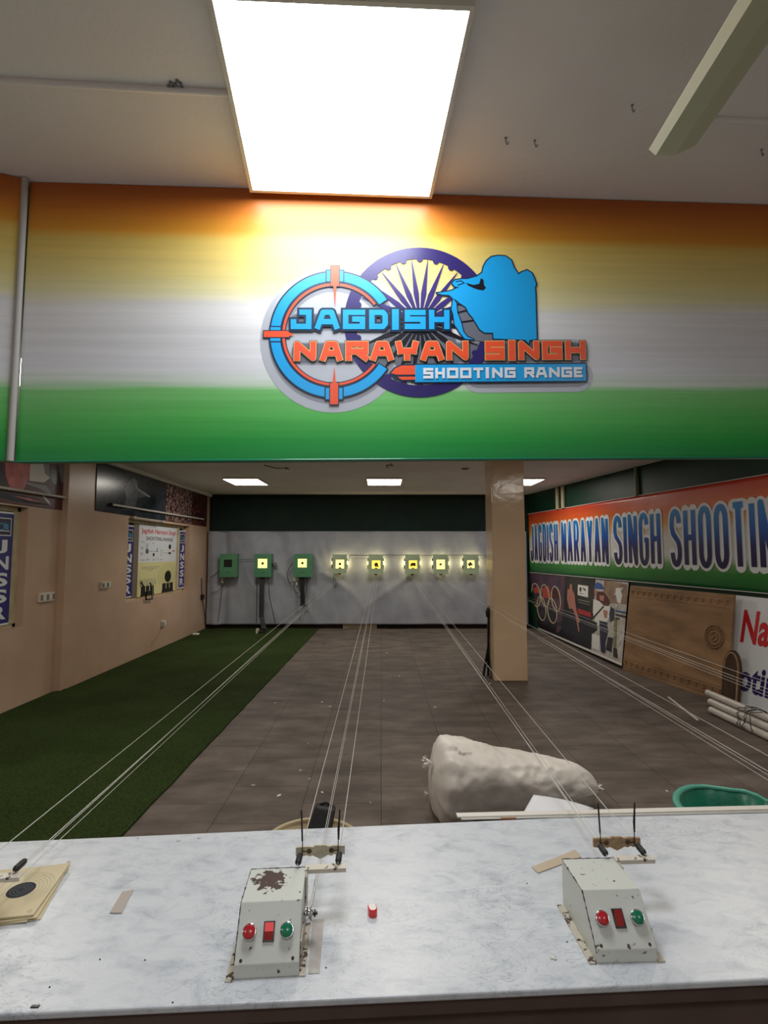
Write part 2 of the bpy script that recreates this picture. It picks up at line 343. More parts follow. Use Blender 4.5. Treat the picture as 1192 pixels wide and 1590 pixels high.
# ------------------------------------------------------------------ lettering
G = {'J': [[(4, 5), (4, 0), (0, 0), (0, 1.6)], [(2.2, 5), (4, 5)]],
     'A': [[(0, 0), (1.1, 5), (2.9, 5), (4, 0)], [(.5, 1.7), (3.5, 1.7)]],
     'G': [[(4, 5), (0, 5), (0, 0), (4, 0), (4, 2.6), (2.2, 2.6)]],
     'D': [[(0, 0), (0, 5), (3.3, 5), (4, 4), (4, 1), (3.3, 0), (0, 0)]],
     'I': [[(2, 0), (2, 5)]], 'S': [[(4, 5), (0, 5), (0, 2.6), (4, 2.6), (4, 0), (0, 0)]],
     'H': [[(0, 0), (0, 5)], [(4, 0), (4, 5)], [(0, 2.5), (4, 2.5)]],
     'N': [[(0, 0), (0, 5), (4, 0), (4, 5)]],
     'R': [[(0, 0), (0, 5), (4, 5), (4, 2.3), (0, 2.3)], [(2, 2.3), (4, 0)]],
     'Y': [[(0, 5), (.4, 2.4), (3.6, 2.4), (4, 5)], [(2, 2.4), (2, 0)]],
     'O': [[(0, 0), (0, 5), (4, 5), (4, 0), (0, 0)]], 'T': [[(0, 5), (4, 5)], [(2, 5), (2, 0)]],
     'E': [[(4, 5), (0, 5), (0, 0), (4, 0)], [(0, 2.5), (3.4, 2.5)]]}
def arc(cx, cy, rx, ry, a0, a1, n=8): return [(cx + rx * cos(radians(a0 + (a1 - a0) * k / n)), cy + ry * sin(radians(a0 + (a1 - a0) * k / n))) for k in range(n + 1)]
GR = {'J': [[(4, 5), (4, 1.0)] + arc(2, 1.0, 2, 1, 0, -180) + [(0, 1.4)]],
      'A': [[(0, 0), (2, 5), (4, 0)], [(.75, 1.5), (3.25, 1.5)]],
      'G': [arc(2, 4, 2, 1, 0, 180) + arc(2, 1, 2, 1, 180, 360) + [(4, 2.4), (2.4, 2.4)]],
      'D': [[(0, 0), (0, 5), (2, 5)] + arc(2, 3.6, 2, 1.4, 90, 0) + arc(2, 1.4, 2, 1.4, 0, -90) + [(0, 0)]],
      'I': [[(2, 0), (2, 5)]],
      'S': [arc(2, 3.9, 2, 1.1, 0, 180) + [(0, 3.5), (.6, 2.9), (3.4, 2.1), (4, 1.5)] + arc(2, 1.1, 2, 1.1, 0, -180)],
      'H': [[(0, 0), (0, 5)], [(4, 0), (4, 5)], [(0, 2.5), (4, 2.5)]],
      'N': [[(0, 0), (0, 5), (4, 0), (4, 5)]],
      'R': [[(0, 0), (0, 5), (2.4, 5)] + arc(2.4, 3.7, 1.6, 1.3, 90, -90) + [(0, 2.4)], [(2.2, 2.4), (4, 0)]],
      'Y': [[(0, 5), (2, 2.3), (4, 5)], [(2, 2.3), (2, 0)]],
      'O': [arc(2, 4, 2, 1, 0, 180) + arc(2, 1, 2, 1, 180, 360) + [(4, 4)]],
      'T': [[(0, 5), (4, 5)], [(2, 5), (2, 0)]]}
def letter(mb, fr, ch, x0, y0, x1, y1, wd, off, m, font=G, grow=0, cap='square'):
    sx = 1 if x1 > x0 else -1; sy = 1 if y1 > y0 else -1; h = wd / 2
    ax, bx, ay, by = x0 + sx * h, x1 - sx * h, y0 + sy * h, y1 - sy * h
    if ch == 'I' and font is G:
        c = (x0 + x1) / 2; mb.stroke(fr, [(c, ay), (c, by)], wd * 1.25 + grow, off, m, cap); return
    for k_, p in enumerate(font[ch]):
        mb.stroke(fr, [(ax + (bx - ax) * q[0] / 4, ay + (by - ay) * q[1] / 5) for q in p], wd + grow, off + k_ * 5e-5, m, cap)
_tc = {}
def text(mb, fr, s, x0, y0, x1, y1, off, m, bold=0.0):
    """lettering in the built-in face, stretched to the box x0..x1, y0..y1"""
    key = (s, bold)
    if key not in _tc:
        cu = bpy.data.curves.new('t', 'FONT'); cu.body = s; cu.offset = bold; cu.resolution_u = 3
        ob = bpy.data.objects.new('t', cu); COL.objects.link(ob)
        bpy.context.view_layer.update()
        me = bpy.data.meshes.new_from_object(ob.evaluated_get(bpy.context.evaluated_depsgraph_get()))
        _tc[key] = ([tuple(v.co) for v in me.vertices], [tuple(p.vertices) for p in me.polygons])
        bpy.data.objects.remove(ob); bpy.data.curves.remove(cu); bpy.data.meshes.remove(me)
    vs, fs = _tc[key]
    if not vs: return
    lx, hx = min(v[0] for v in vs), max(v[0] for v in vs); ly, hy = min(v[1] for v in vs), max(v[1] for v in vs)
    P = [(x0 + (x1 - x0) * (v[0] - lx) / (hx - lx), y0 + (y1 - y0) * (v[1] - ly) / (hy - ly)) for v in vs]
    mb.add([fr(x, y, off) for x, y in P], fs, m, P)

# ------------------------------------------------------------------ the room
YB = 11.32                                   # target wall
XL, XN = -3.68, -3.76                        # left wall beyond / before the step at Y = 6.3
STEP = 6.2
ZC = 2.83
WRP = Vector((3.15, 11.2, 0)); WRd = Vector((.151, -1, 0)).normalized(); WRn = Vector((-1, -.151, 0)).normalized()   # right wall, splaying outward
def wr(s, z, off=0): return WRP + WRd * s + WRn * off + Vector((0, 0, z))
def wr_px(x, y): p = onp(x, y, WRP, WRn); return ((p - WRP).dot(WRd), p.z)
YR = -2.2

mb = MB(); mb.box((-4.2, YR - .1, -.1), (6.2, YB + .3, 0)); struct(mb.build('floor', 'rubber_tiles'))
# ceiling: level over the hall, sloping gently up towards the camera in front of the printed fascia
al = radians(4.2); BU = Vector((cos(al), sin(al), 0)); BV = Vector((-sin(al), cos(al), 0))
def cz(x, y):
    p = Vector((x, y - 1.69, 0)); return 2.80 + .0235 * p.dot(BU) - .105 * p.dot(BV)
CN = (BU + Vector((0, 0, .0235))).cross(BV + Vector((0, 0, -.105))).normalized(); CP = Vector((0, 1.69, 2.80))
mb = MB(); mb.hexa([(-4.2, 1.69 - .0734 * 4.2 + .03, ZC), (6.2, 1.69 + .0734 * 6.2 + .03, ZC), (6.2, YB + .3, ZC), (-4.2, YB + .3, ZC)], (0, 0, .1))
q = [(-4.2, YR - .1), (6.2, YR - .1), (6.2, 1.69 + .0734 * 6.2 + .03), (-4.2, 1.69 - .0734 * 4.2 + .03)]
mb.hexa([(x, y, cz(x, y)) for x, y in q], (0, 0, .1)); struct(mb.build('ceiling', 'ceiling_paint'))
mb = MB(); mb.box((-4.2, YB, 0), (3.6, YB + .15, ZC)); struct(mb.build('wall_back', 'green_wall'))
mb = MB(); mb.box((-4.2, YR - .1, 0), (6.2, YR, 3.4)); struct(mb.build('wall_rear', 'plain_wall'))
mb = MB(); mb.hexa([wr(-.3, 0), wr(13.6, 0), wr(13.6, 3.4), wr(-.3, 3.4)], -WRn * .15)
mb.hexa([wr(9.4, 0, .004), wr(13.6, 0, .004), wr(13.6, 3.4, .004), wr(9.4, 3.4, .004)], -WRn * .003, 'wall_paint'); mb.hexa([wr(4.9, 0, .004), wr(9.4, 0, .004), wr(9.4, 1.12, .004), wr(4.9, 1.12, .004)], -WRn * .003, 'wall_paint'); struct(mb.build('wall_right', 'green_wall'))
# left wall with two window openings
W1 = (3.1, 5.63, .81, 2.07); 
pA = onx(200.7, 805.7, XL); pB = onx(297.5, 817, XL); pC = onx(289.6, 918, XL); pD = onx(194.6, 937.7, XL)
W2 = ((pA.y + pD.y) / 2, (pB.y + pC.y) / 2, (pC.z + pD.z) / 2, (pA.z + pB.z) / 2)
def wallseg(mb, X, y0, y1, win):
    a, b, z0, z1 = win
    mb.box((X - .3, y0, 0), (X, a, 3.3)); mb.box((X - .3, b, 0), (X, y1, 3.3))
    mb.box((X - .3, a, 0), (X, b, z0)); mb.box((X - .3, a, z1), (X, b, 3.3)); mb.box((X - .34, a - .1, z0 - .1), (X - .3, b + .1, z1 + .1))
mb = MB(); wallseg(mb, XN, YR, STEP, W1); wallseg(mb, XL, STEP, YB, W2); struct(mb.build('wall_left', 'wall_paint'))
mb = MB(); mb.box((XL - .001, STEP, ZC - .055), (XL + .05, YB, ZC)); struct(mb.build('trim_1', 'ceiling_paint', bevel=.008))
mb = MB(); mb.box((XL, YB - .06, 0), (3.1, YB, .1)); struct(mb.build('baseboard_back', 'dark_gap'))
# pillar
mb = MB(); mb.box((1.402, 6.68, 0), (1.82, 7.1, ZC)); p = mb.build('pillar', 'pillar_paint', bevel=.012); struct(p)

# windows: frame, mullions, panes
def window(name, X, win, mull, dep):
    a, b, z0, z1 = win; r = bpy.data.objects.new(name, None); COL.objects.link(r); struct(r); r.location = (X - dep, (a + b) / 2, z0)
    mb = MB(); x0, x1 = -.03, .02; h = (b - a) / 2; H = z1 - z0; t = .05
    mb.box((x0, -h, 0), (x1, h, t)); mb.box((x0, -h, H - t), (x1, h, H)); mb.box((x0, -h, 0), (x1, -h + t, H)); mb.box((x0, h - t, 0), (x1, h, H))
    mb.build('window_frame', 'window_frame', r, bevel=.004)
    for yy, wd, k in mull:
        mb = MB(); mb.box((x0, yy - (a + b) / 2 - wd / 2, t), (x1 + .015, yy - (a + b) / 2 + wd / 2, H - t)); mb.build('mullion', k, r, bevel=.004)
    mb = MB(); mb.box((-.022, -h + t, t), (-.018, h - t, H - t)); mb.build('pane', 'box_dark', r)
    mb = MB(); mb.box((x1, -h, -.0), (dep, h, .012)); mb.build('window_sill', 'wall_paint', r)
m1 = onx(232, 870, XL - .13).y; m1b = onx(274, 870, XL - .13).y
window('window_1', XN, W1, [(5.545, .07, 'window_frame')], .10)
window('window_2', XL, W2, [(onx(210.5, 870, XL - .085).y, .17, 'bronze_frame'), (onx(275.2, 870, XL - .085).y, .13, 'window_frame')], .12)

# ------------------------------------------------------------------ printed fascia over the counter
P0 = onz(596, 299, 2.80)
def fpx(x, y): return onp(x, y, P0, BV)
def FB(u, z, off=0): p = P0 + BU * u - BV * off; return Vector((p.x, p.y, z))
def fpl(x, y): p = fpx(x, y); return ((p - P0).dot(BU), p.z)
uL, uR = fpl(36, 500)[0], 2.6
tl, tr, bl, br = fpl(36, 282), fpl(1192, 318), fpl(45, 717), fpl(1192, 710)
def ztop(u): return tl[1] + (tr[1] - tl[1]) * (u - tl[0]) / (tr[0] - tl[0])
def zbot(u): return bl[1] + (br[1] - bl[1]) * (u - bl[0]) / (br[0] - bl[0])
def fas(x, y, off): return FB(x, zbot(x) + y * (ztop(x) - zbot(x)), off)       # x metres along, y = 0..1 of the height
fb = thing('fascia_board', 'long printed orange, white and green board with wheel and crosshair logo hanging above the counter', 'sign board', FB(0, 1.9), 0)
fb_loc = Vector(fb.location)
def L(fr, base): return lambda x, y, o: fr(x, y, o) - base
fasl = L(fas, fb_loc)
mb = MB(); mb.rect(fasl, uL, 0, uR, 1, 0, None, 60, 24)
# body of the board behind the print, wrapped at the bottom edge
q = [fasl(uL, 0, -.001), fasl(uR, 0, -.001), fasl(uR, 1, -.001), fasl(uL, 1, -.001)]
mb.hexa(q, BV * .04, 'fascia_edge_green' if 'fascia_edge_green' in M else 'side_print'); mb.build('printed_panel', 'fascia_print', fb)
mb = MB(); mb.tube([fasl(uL, .0, .002), fasl(uR, .0, .002)], .004, 8); mb.build('bottom_edge', 'green_button', fb)
# logo frame: coordinates of an upright artwork, 1192 wide over 550 px of the photograph
def lg(x, y): a = fpl(390 + x * .4614, 360 + y * .4614); return a
lc, lx, ly = lg(596, 325), lg(1096, 325), lg(596, 625)
kx = (lx[0] - lg(96, 325)[0]) / 1000; ky = (lg(596, 25)[1] - ly[1]) / 600; sk = (lx[1] - lg(96, 325)[1]) / 1000
LH = 0
def LF(x, y, off): return FB(lc[0] + (x - 596) * kx, lc[1] - (y - 325) * ky + (x - 596) * sk, off) - fb_loc
e = .0004
mb = MB()
for m, g, dy, o in (('halo_pale', 84, 16, 1), ('halo_mid', 48, 14, 1.5), ('halo_dark', 26, 10, 2)):
    mb.ring(LF, 285, 345 + dy, (0 if g > 80 else 190 - g / 2 - 10), 190 + g / 2 + (8 if g > 80 else 0), e * o, m)
    mb.stroke(LF, [(160, 300 + dy * .3), (640, 300 + dy * .3)], g * .5 + 34, e * o, m, 'round'); mb.stroke(LF, [(180, 404 + dy * .3), (1100, 404 + dy * .3)], g * .5 + 50, e * o, m, 'round')
    mb.stroke(LF, [(760, 475 + dy * .8), (1105, 475 + dy * .8)], 40 + g * .8, e * o, m, 'round')
mb.build('logo_backing', 'halo_pale', fb)
wx, wy = 567.6, 302.5
mb = MB()
mb.ring(LF, wx, wy, 213, 252, e * 4, 'navy', n=72)
mb.disc(LF, wx, wy, 46, e * 4, 'logo_black')
mb.disc(LF, wx + 20, wy + 105, 110, e * 3.5, 'halo_dark')
for k in range(24):
    t = radians(15 * k + 7.5); dx, dy = cos(t), sin(t); nx, ny = -dy, dx
    pr = [(30, 3), (95, 9), (210, 1)]
    pts = [(wx + dx * r + nx * h, wy + dy * r + ny * h) for r, h in pr] + [(wx + dx * r - nx * h, wy + dy * r - ny * h) for r, h in pr[::-1]]
    mb.poly(LF, pts, e * 5, 'logo_black' if (dy > -.25) else 'spoke_navy')
    t = radians(15 * k); mb.disc(LF, wx + 213 * cos(t), wy + 213 * sin(t), 11, e * 4.5, 'navy', 12)
mb.build('wheel_emblem', 'navy', fb)
mb = MB(); cx, cy = 285, 345
for r0, r1, o, m, a0, a1 in ((172, 212, 7, 'logo_line', 33, 327), (177, 207, 8, 'logo_blue', 34, 326), (158, 172, 7, 'logo_line', 36, 324), (161, 169, 8, 'logo_orange', 37, 323)):
    mb.ring(LF, cx, cy, r0, r1, e * o, m, -a0, -a1, 64)
for px0, py0, px1, py1, tip in ((272, 118, 298, 185, (285, 255)), (272, 505, 298, 575, (285, 448))):
    mb.rect(LF, 254, (py0 + py1) / 2 - 22, 316, (py0 + py1) / 2 + 22, e * 8.5, 'logo_line'); mb.rect(LF, 258, (py0 + py1) / 2 - 18, 312, (py0 + py1) / 2 + 18, e * 9, 'logo_blue')
    mb.rect(LF, px0 - 3, py0 - 3, px1 + 3, py1 + 3, e * 9.5, 'logo_line'); mb.rect(LF, px0, py0, px1, py1, e * 10, 'logo_orange')
    b = py1 if tip[1] > py1 else py0
    mb.poly(LF, [(280, b), (290, b), tip], e * 10, 'logo_orange')
mb.rect(LF, 74, 318, 114, 372, e * 8.5, 'logo_line'); mb.rect(LF, 78, 322, 110, 368, e * 9, 'logo_blue')
mb.rect(LF, 54, 332, 142, 358, e * 9.5, 'logo_line'); mb.rect(LF, 57, 335, 138, 355, e * 10, 'logo_orange'); mb.poly(LF, [(138, 340), (138, 352), (156, 347)], e * 10, 'logo_orange')
mb.build('crosshair_emblem', 'logo_blue', fb)
c8 = lambda P: [(x * .5455 + 368.4, y * .5455 + 43.3) for x, y in P]
sil = c8([(470, 300), (510, 295), (560, 285), (610, 262), (580, 258), (565, 236), (585, 218), (625, 212), (660, 212), (720, 195), (755, 170), (765, 130), (785, 95), (815, 70), (860, 62), (905, 65), (940, 90),
          (955, 135), (985, 180), (1005, 165), (1040, 152), (1070, 170), (1085, 205), (1096, 238), (1087, 262), (1090, 300), (1092, 585), (1045, 592), (1040, 612), (1020, 590), (820, 582), (818, 545), (765, 545),
          (735, 525), (715, 490), (690, 450), (668, 425), (648, 385), (612, 362), (590, 343), (572, 335), (548, 312), (500, 308)])
strap = c8([(570, 335), (590, 360), (595, 420), (618, 480), (632, 540), (655, 570), (695, 588), (640, 582), (612, 548), (598, 525), (578, 495), (570, 430), (560, 400)])
gap = c8([(590, 343), (612, 362), (648, 385), (668, 425), (690, 450), (715, 490), (735, 525), (765, 545), (818, 545), (818, 600), (745, 600), (690, 590), (655, 570), (632, 540), (618, 480), (595, 420)])
def outline(mb, P, wd, off, m): mb.stroke(LF, P + [P[0]], wd, off, m, 'round')
mb = MB(); mb.poly(LF, gap, e * 6, 'halo_dark'); outline(mb, sil, 9, e * 6.5, 'logo_line'); outline(mb, strap, 8, e * 6.5, 'logo_line')
mb.poly(LF, sil, e * 8.4, 'logo_blue'); mb.poly(LF, strap, e * 8.4, 'logo_blue')
mb.poly(LF, c8([(650, 235), (700, 248), (735, 240), (745, 205), (762, 215), (765, 250), (778, 265), (760, 282), (730, 278), (705, 270), (665, 252)]), e * 9, 'logo_black')
mb.stroke(LF, c8([(590, 228), (620, 222), (640, 235), (600, 250)]), 3, e * 9, 'logo_line', 'round')
for a in ([(590, 370), (640, 372)], [(600, 420), (660, 405)], [(615, 480), (690, 470)]): mb.stroke(LF, c8(a), 5, e * 8, 'logo_black')
mb.build('shooter_silhouette', 'logo_blue', fb)
def word(name, items, y0, y1, wd, m, grow, lm='logo_line'):
    mb = MB()
    for ch, a, b in items:
        for g, o, mm in ((grow * 2, 11, lm), (grow, 12.5, 'logo_tan' if m == 'logo_orange' else lm), (0, 14, m)):
            if o == 12.5 and m != 'logo_orange' or grow == 0 and o < 12: continue
            letter(mb, LF, ch, a, y1, b, y1 - 1e-9 if False else y0, wd, e * o, mm, G, g)
    return mb.build(name, m, fb)


word('lettering_top', [('J', 143, 210), ('A', 222, 300), ('G', 312, 385), ('D', 398, 460), ('I', 469, 501), ('S', 516, 586), ('H', 597, 666)], 265, 330, 18, 'logo_blue', 7)
word('lettering_middle', [('N', 155, 225), ('A', 240, 310), ('R', 322, 395), ('A', 404, 477), ('Y', 487, 560), ('A', 570, 644), ('N', 655, 728)], 370, 433, 18, 'logo_orange', 4)
word('lettering_middle', [('S', 786, 851), ('I', 862, 892), ('N', 900, 970), ('G', 982, 1050), ('H', 1062, 1132)], 370, 433, 18, 'logo_orange', 4)
mb = MB(); mb.rect(LF, 546, 444, 1136, 509, e * 9, 'logo_line'); mb.rect(LF, 550, 448, 1132, 505, e * 10, 'logo_blue')
bul = [(550, 446), (505, 446), (480, 456), (464, 475), (480, 492), (505, 502), (550, 502)]
mb.poly(LF, bul, e * 9, 'logo_line'); mb.poly(LF, [(550, 450), (506, 450), (484, 459), (470, 475), (490, 480), (550, 480)], e * 10, 'logo_orange'); mb.poly(LF, [(550, 487), (492, 487), (506, 497), (550, 497)], e * 10, 'logo_orange')
mb.build('ribbon', 'logo_blue', fb)
word('lettering_ribbon', [('S', 577, 610), ('H', 617, 649), ('O', 656, 694), ('O', 700, 738), ('T', 745, 778), ('I', 784, 800), ('N', 808, 844), ('G', 851, 888)], 459, 494, 9, 'sign_white', 0)
word('lettering_ribbon', [('R', 918, 952), ('A', 958, 996), ('N', 1003, 1040), ('G', 1046, 1083), ('E', 1089, 1119)], 459, 494, 9, 'sign_white', 0)
# adjoining return panel at the far left
rp = thing('return_panel', 'narrow printed board end left of the long printed board, same orange, white and green bands', 'sign board', FB(uL, 1.9))
rl = Vector(rp.location); mb = MB()
def rpf(x, y, off): p = fas(uL, y, off) + Vector((x, 0, 0)) * 1; return Vector((p.x, p.y + x * .35 - .02 * 0, p.z)) - rl
mb.rect(rpf, -.9, 0.0, -.015, 1, .012, None, 8, 24); q = [rpf(-.9, 0, .011), rpf(-.015, 0, .011), rpf(-.015, 1, .011), rpf(-.9, 1, .011)]; mb.hexa(q, BV * .04, 'side_print')
mb.tube([rpf(-.008, 0, .012), rpf(-.008, 1, .012)], .010, 10, 'edge_grey'); mb.build('printed_panel', 'fascia_print', rp)

# ------------------------------------------------------------------ lamps
def lampslab(name, q, n, label, glow, th, fr):
    """q: four corners of the frame (near left, near right, far right, far left); n points down"""
    c = sum((Vector(p) for p in q), Vector()) / 4; t = thing(name, label, 'light', c, 0, None)
    q = [Vector(p) - c for p in q]; mb = MB()
    inn = [p * (1 - fr) for p in q]
    up = -n * th; n2 = n * .002
    vs = [p for p in q] + inn + [p + up for p in q] + [p - n * .004 for p in inn]
    fs = [(i, (i + 1) % 4, 4 + (i + 1) % 4, 4 + i) for i in range(4)] + [(i, 8 + i, 8 + (i + 1) % 4, (i + 1) % 4) for i in range(4)] + [(8, 9, 10, 11)] + [(4 + i, 4 + (i + 1) % 4, 12 + (i + 1) % 4, 12 + i) for i in range(4)]
    mb.add(vs, fs); mb.build('lamp_frame', 'lamp_frame', t)
    mb = MB(); mb.quad([p - n * .003 for p in inn][::-1]); mb.build('diffuser', glow, t); return t
off = Vector((0, 0, -.035))
q = [onp(x, y, CP + off, CN) for x, y in ((320, -9), (738, 10), (670, 309), (388, 299))]
lampslab('ceiling_light', q, Vector((0, 0, -1)), 'large square lit panel light on the ceiling above the printed board', 'lamp_glow', .033, .036)
for cx_, lab in ((-2.34, 'small lit panel light at the left of the far ceiling'), (.05, 'small lit panel light in the middle of the far ceiling'), (2.42, 'small lit panel light at the right, partly behind the pillar')):
    lampslab('ceiling_light', [(cx_ - .3, 8.68, ZC - .03), (cx_ + .3, 8.68, ZC - .03), (cx_ + .3, 9.5, ZC - .03), (cx_ - .3, 9.5, ZC - .03)], Vector((0, 0, -1)), lab, 'hall_glow', .03, .04)

for cx_, lab in ((-2.34, 'panel light on the hall ceiling above the turf, hidden above the printed board'), (.05, 'panel light on the hall ceiling at the middle, hidden above the printed board'), (2.42, 'panel light on the hall ceiling near the right wall, hidden above the printed board')):
    lampslab('ceiling_light', [(cx_ - .3, 3.2, ZC - .03), (cx_ + .3, 3.2, ZC - .03), (cx_ + .3, 4.0, ZC - .03), (cx_ - .3, 4.0, ZC - .03)], Vector((0, 0, -1)), lab, 'hall_glow', .03, .04)
for cx_, lab in ((-2.3, 'added unseen fill panel on the ceiling behind the camera at the left'), (0, 'added unseen fill panel on the ceiling behind the camera in the middle'), (2.3, 'added unseen fill panel on the ceiling behind the camera at the right')):
    lampslab('ceiling_light', [(x + cx_, y, cz(x + cx_, y) - .035) for x, y in ((-.3, -1.3), (.3, -1.3), (.3, -.7), (-.3, -.7))], Vector((0, 0, -1)), lab, 'rear_fill_glow', .033, .036)  # fill panels added out of view to brighten the ceiling and counter side

# ceiling fan: only one blade reaches into the frame
fan = thing('ceiling_fan', 'cream ceiling fan with a long blade reaching into the upper right corner', 'fan', (.71, .66, 2.62))
mb = MB(); mb.lathe([(0, -.06), (.05, -.058), (.1, -.03), (.11, 0), (.1, .03), (.05, .05), (0, .052)], n=32); mb.build('motor_housing', 'fan_blade', fan)
mb = MB(); mb.tube([(0, 0, .05), (0, 0, cz(.71, .66) - 2.62)], .012, 12); mb.lathe([(.012, .12), (.05, .22), (.055, .26)], n=20); mb.build('downrod', 'fan_blade', fan)
for k in range(3):
    mb = MB(); vs = []; fs = []
    prof = [(-.052, .016), (-.036, .000), (.01, -.004), (.052, .004)]
    R = [.1, .14, .3, .5, .60, .625]
    for i, r in enumerate(R):
        for j, (x, z) in enumerate(prof):
            wd = .6 if i == 0 else 1.0; rr = r
            if i == len(R) - 1: rr = r + (.0 if j < 2 else (-.004 if j == 2 else -.03))
            vs.append((x * wd, rr, z * wd)); 
        for j, (x, z) in enumerate(prof):
            rr = R[i] if i < len(R) - 1 else R[i] + (.0 if j < 2 else (-.004 if j == 2 else -.03)); wd = .6 if i == 0 else 1.0
            vs.append((x * wd, rr, z * wd + .002))
    for i in range(len(R) - 1):
        for j in range(3):
            a = i * 8 + j; b = a + 8; fs += [(a, a + 1, b + 1, b), (a + 4, b + 4, b + 5, a + 5)]
        fs += [(i * 8, i * 8 + 8, i * 8 + 12, i * 8 + 4), (i * 8 + 3, i * 8 + 7, i * 8 + 15, i * 8 + 11)]
    k5 = (len(R) - 1) * 8; fs += [(k5 + j, k5 + j + 1, k5 + j + 5, k5 + j + 4) for j in range(3)]
    mb.add(vs, fs); b = mb.build('blade', 'fan_blade', fan); b.rotation_euler = (0, 0, radians(-3 + 120 * k))

# ceiling conduit and fittings in front of the fascia
def onc(x, y, d=0): return onp(x, y, CP + Vector((0, 0, -d)), CN)
mb = MB(); mb.tube([onc(-200, 112, .003), onc(0, 125, .003), onc(360, 145, .003)], .009, 10)
tag(mb.build('ceiling_conduit', 'ceiling_paint'), 'painted conduit on the ceiling left of the big lit panel', 'conduit')
mb = MB(); mb.tube([onc(1090, 184, .003), onc(1115, 185.5, .003), onc(1300, 195, .003)], .009, 10)
tag(mb.build('ceiling_conduit', 'ceiling_paint'), 'painted conduit on the ceiling right of the fan blade', 'conduit')
mb = MB()
for dx, dy in ((0, 0), (-7, -2), (8, -1), (3, -5), (-3, 4), (10, 4), (-10, 3)):
    c = onc(272 + dx, 131 + dy, .002); mb.lathe([(.0, -.004), (.0045, -.002), (.005, .002)], c, 8)
tag(mb.build('ceiling_fitting', 'ink_grey'), 'dark rosette of old fixings beside the conduit, left of the lit panel', 'fitting')
for (x, y, lab) in ((785, 214, 'small dark hook in the ceiling, left one of the pair right of the lit panel'), (830, 218, 'small dark hook in the ceiling, right one of the pair right of the lit panel'),
                    (981, 163, 'small dark bent hook in the ceiling nearest the fan blade tip, on its left'), (1182, 232, 'small dark hook in the ceiling at the right edge, right of the fan blade')):
    c = onc(x, y, 0); mb = MB(); mb.tube([c, c + Vector((0, 0, -.012)), c + Vector((.004, .004, -.018)), c + Vector((.009, .006, -.014)), c + Vector((.009, .006, -.008))], .0016, 6)
    mb.lathe([(0, -.002), (.004, -.0015), (.004, .001)], c, 8); tag(mb.build('ceiling_hook', 'ink_grey'), lab, 'hook')
for (x, y, d, lab) in ((440, 727, (-.22, -.3), 'frayed dark wire ends on the far ceiling above the left small light'), (600, 722, (.02, .25), 'short dark wire stub on the far ceiling above the middle light'), (716, 727, (.12, .0), 'small dark curled wire on the far ceiling left of the pillar')):
    c = onz(x, y, ZC); mb = MB(); mb.tube([c, c + Vector((d[0] * .3, d[1] * .3, -.02)), c + Vector((d[0], d[1], -.006))], .006, 6); mb.tube([c, c + Vector((.09, -.04, -.02)), c + Vector((.05, -.12, -.004))], .006, 6)
    tag(mb.build('loose_wire', 'ink_black'), lab, 'wire')

# ------------------------------------------------------------------ far end of the range
t = thing('backdrop_cloth', 'dark green cloth band across the top of the target wall', 'cloth', (-.3, YB - .03, 2.0))
mb = MB(); nx = 120; vs = []; fs = []
for i in range(nx + 1):
    x = XL + .02 + (3.10 - XL - .02) * i / nx
    for j in range(9):
        z = 1.98 + (ZC - .01 - 1.98) * j / 8; vs.append((x + .3, .0 + .01 * noise.noise(Vector((x * 2.5, z, 0))), z - 2.0))
for i in range(nx):
    for j in range(8): a = i * 9 + j; fs.append((a, a + 9, a + 10, a + 1))
mb.add(vs, fs, smooth=True); o = mb.build('cloth', 'dark_green_cloth', t); s_ = o.modifiers.new('s', 'SOLIDIFY'); s_.thickness = .004
def fold(x, z):
    wx_ = x + .18 * noise.noise(Vector((x * .9, z * 1.3, 11))); wz_ = z + .15 * noise.noise(Vector((x * 1.2, z, 17)))
    v = .026 * noise.noise(Vector((x * 1.3, z * .6, 3))) + .012 * noise.noise(Vector((x * 3.4 + z * 1.5, z * 1.3 - x * .6, 7))) + .004 * noise.noise(Vector((x * 9, z * 3, 9)))
    v += .03 * math.exp(-((x + 3.45 + .05 * z) / .10) ** 2) - .02 * math.exp(-((x + 3.28) / .07) ** 2)
    for (ox, oz, sl, sg_, am) in ((-1.0, 1.0, .9, .10, .011), (.35, 1.05, -1.0, .12, .012), (-2.2, 1.3, 1.3, .09, .010), (1.3, .8, 1.1, .08, .007), (-3.0, 1.6, 1.8, .08, .008)):
        d = (wx_ - ox) * sl + (wz_ - oz); fall = math.exp(-((wx_ - ox) / .7) ** 2) * (1 if z < 1.2 else .35); v += am * fall * math.exp(-(d / sg_) ** 2)
    v = v * 1.9 - .006 * math.exp(-((x - 1.0) / .012) ** 2)
    return v
t = thing('target_curtain', 'grey wrinkled sheet hanging across the target wall behind the green boxes', 'curtain', (-.3, YB - .17, .09))
mb = MB(); nx, nz = 260, 70; vs = []; fs = []
for i in range(nx + 1):
    x = XL + .03 + (3.06 - XL - .03) * i / nx
    for j in range(nz + 1):
        z = .095 + (2.03 - .095) * j / nz; vs.append((x + .3, -fold(x, z), z - .09))
for i in range(nx):
    for j in range(nz): a = i * (nz + 1) + j; fs.append((a, a + nz + 1, a + nz + 2, a + 1))
mb.add(vs, fs, smooth=True); o = mb.build('sheet', 'curtain_cloth', t); s_ = o.modifiers.new('s', 'SOLIDIFY'); s_.thickness = .003
mb = MB(); mb.tube([(XL + .33, 0, 1.94), (3.36, 0, 1.94)], .006, 8); mb.build('top_cord', 'curtain_cloth', t)
YC = YB - .20                                   # face of the curtain
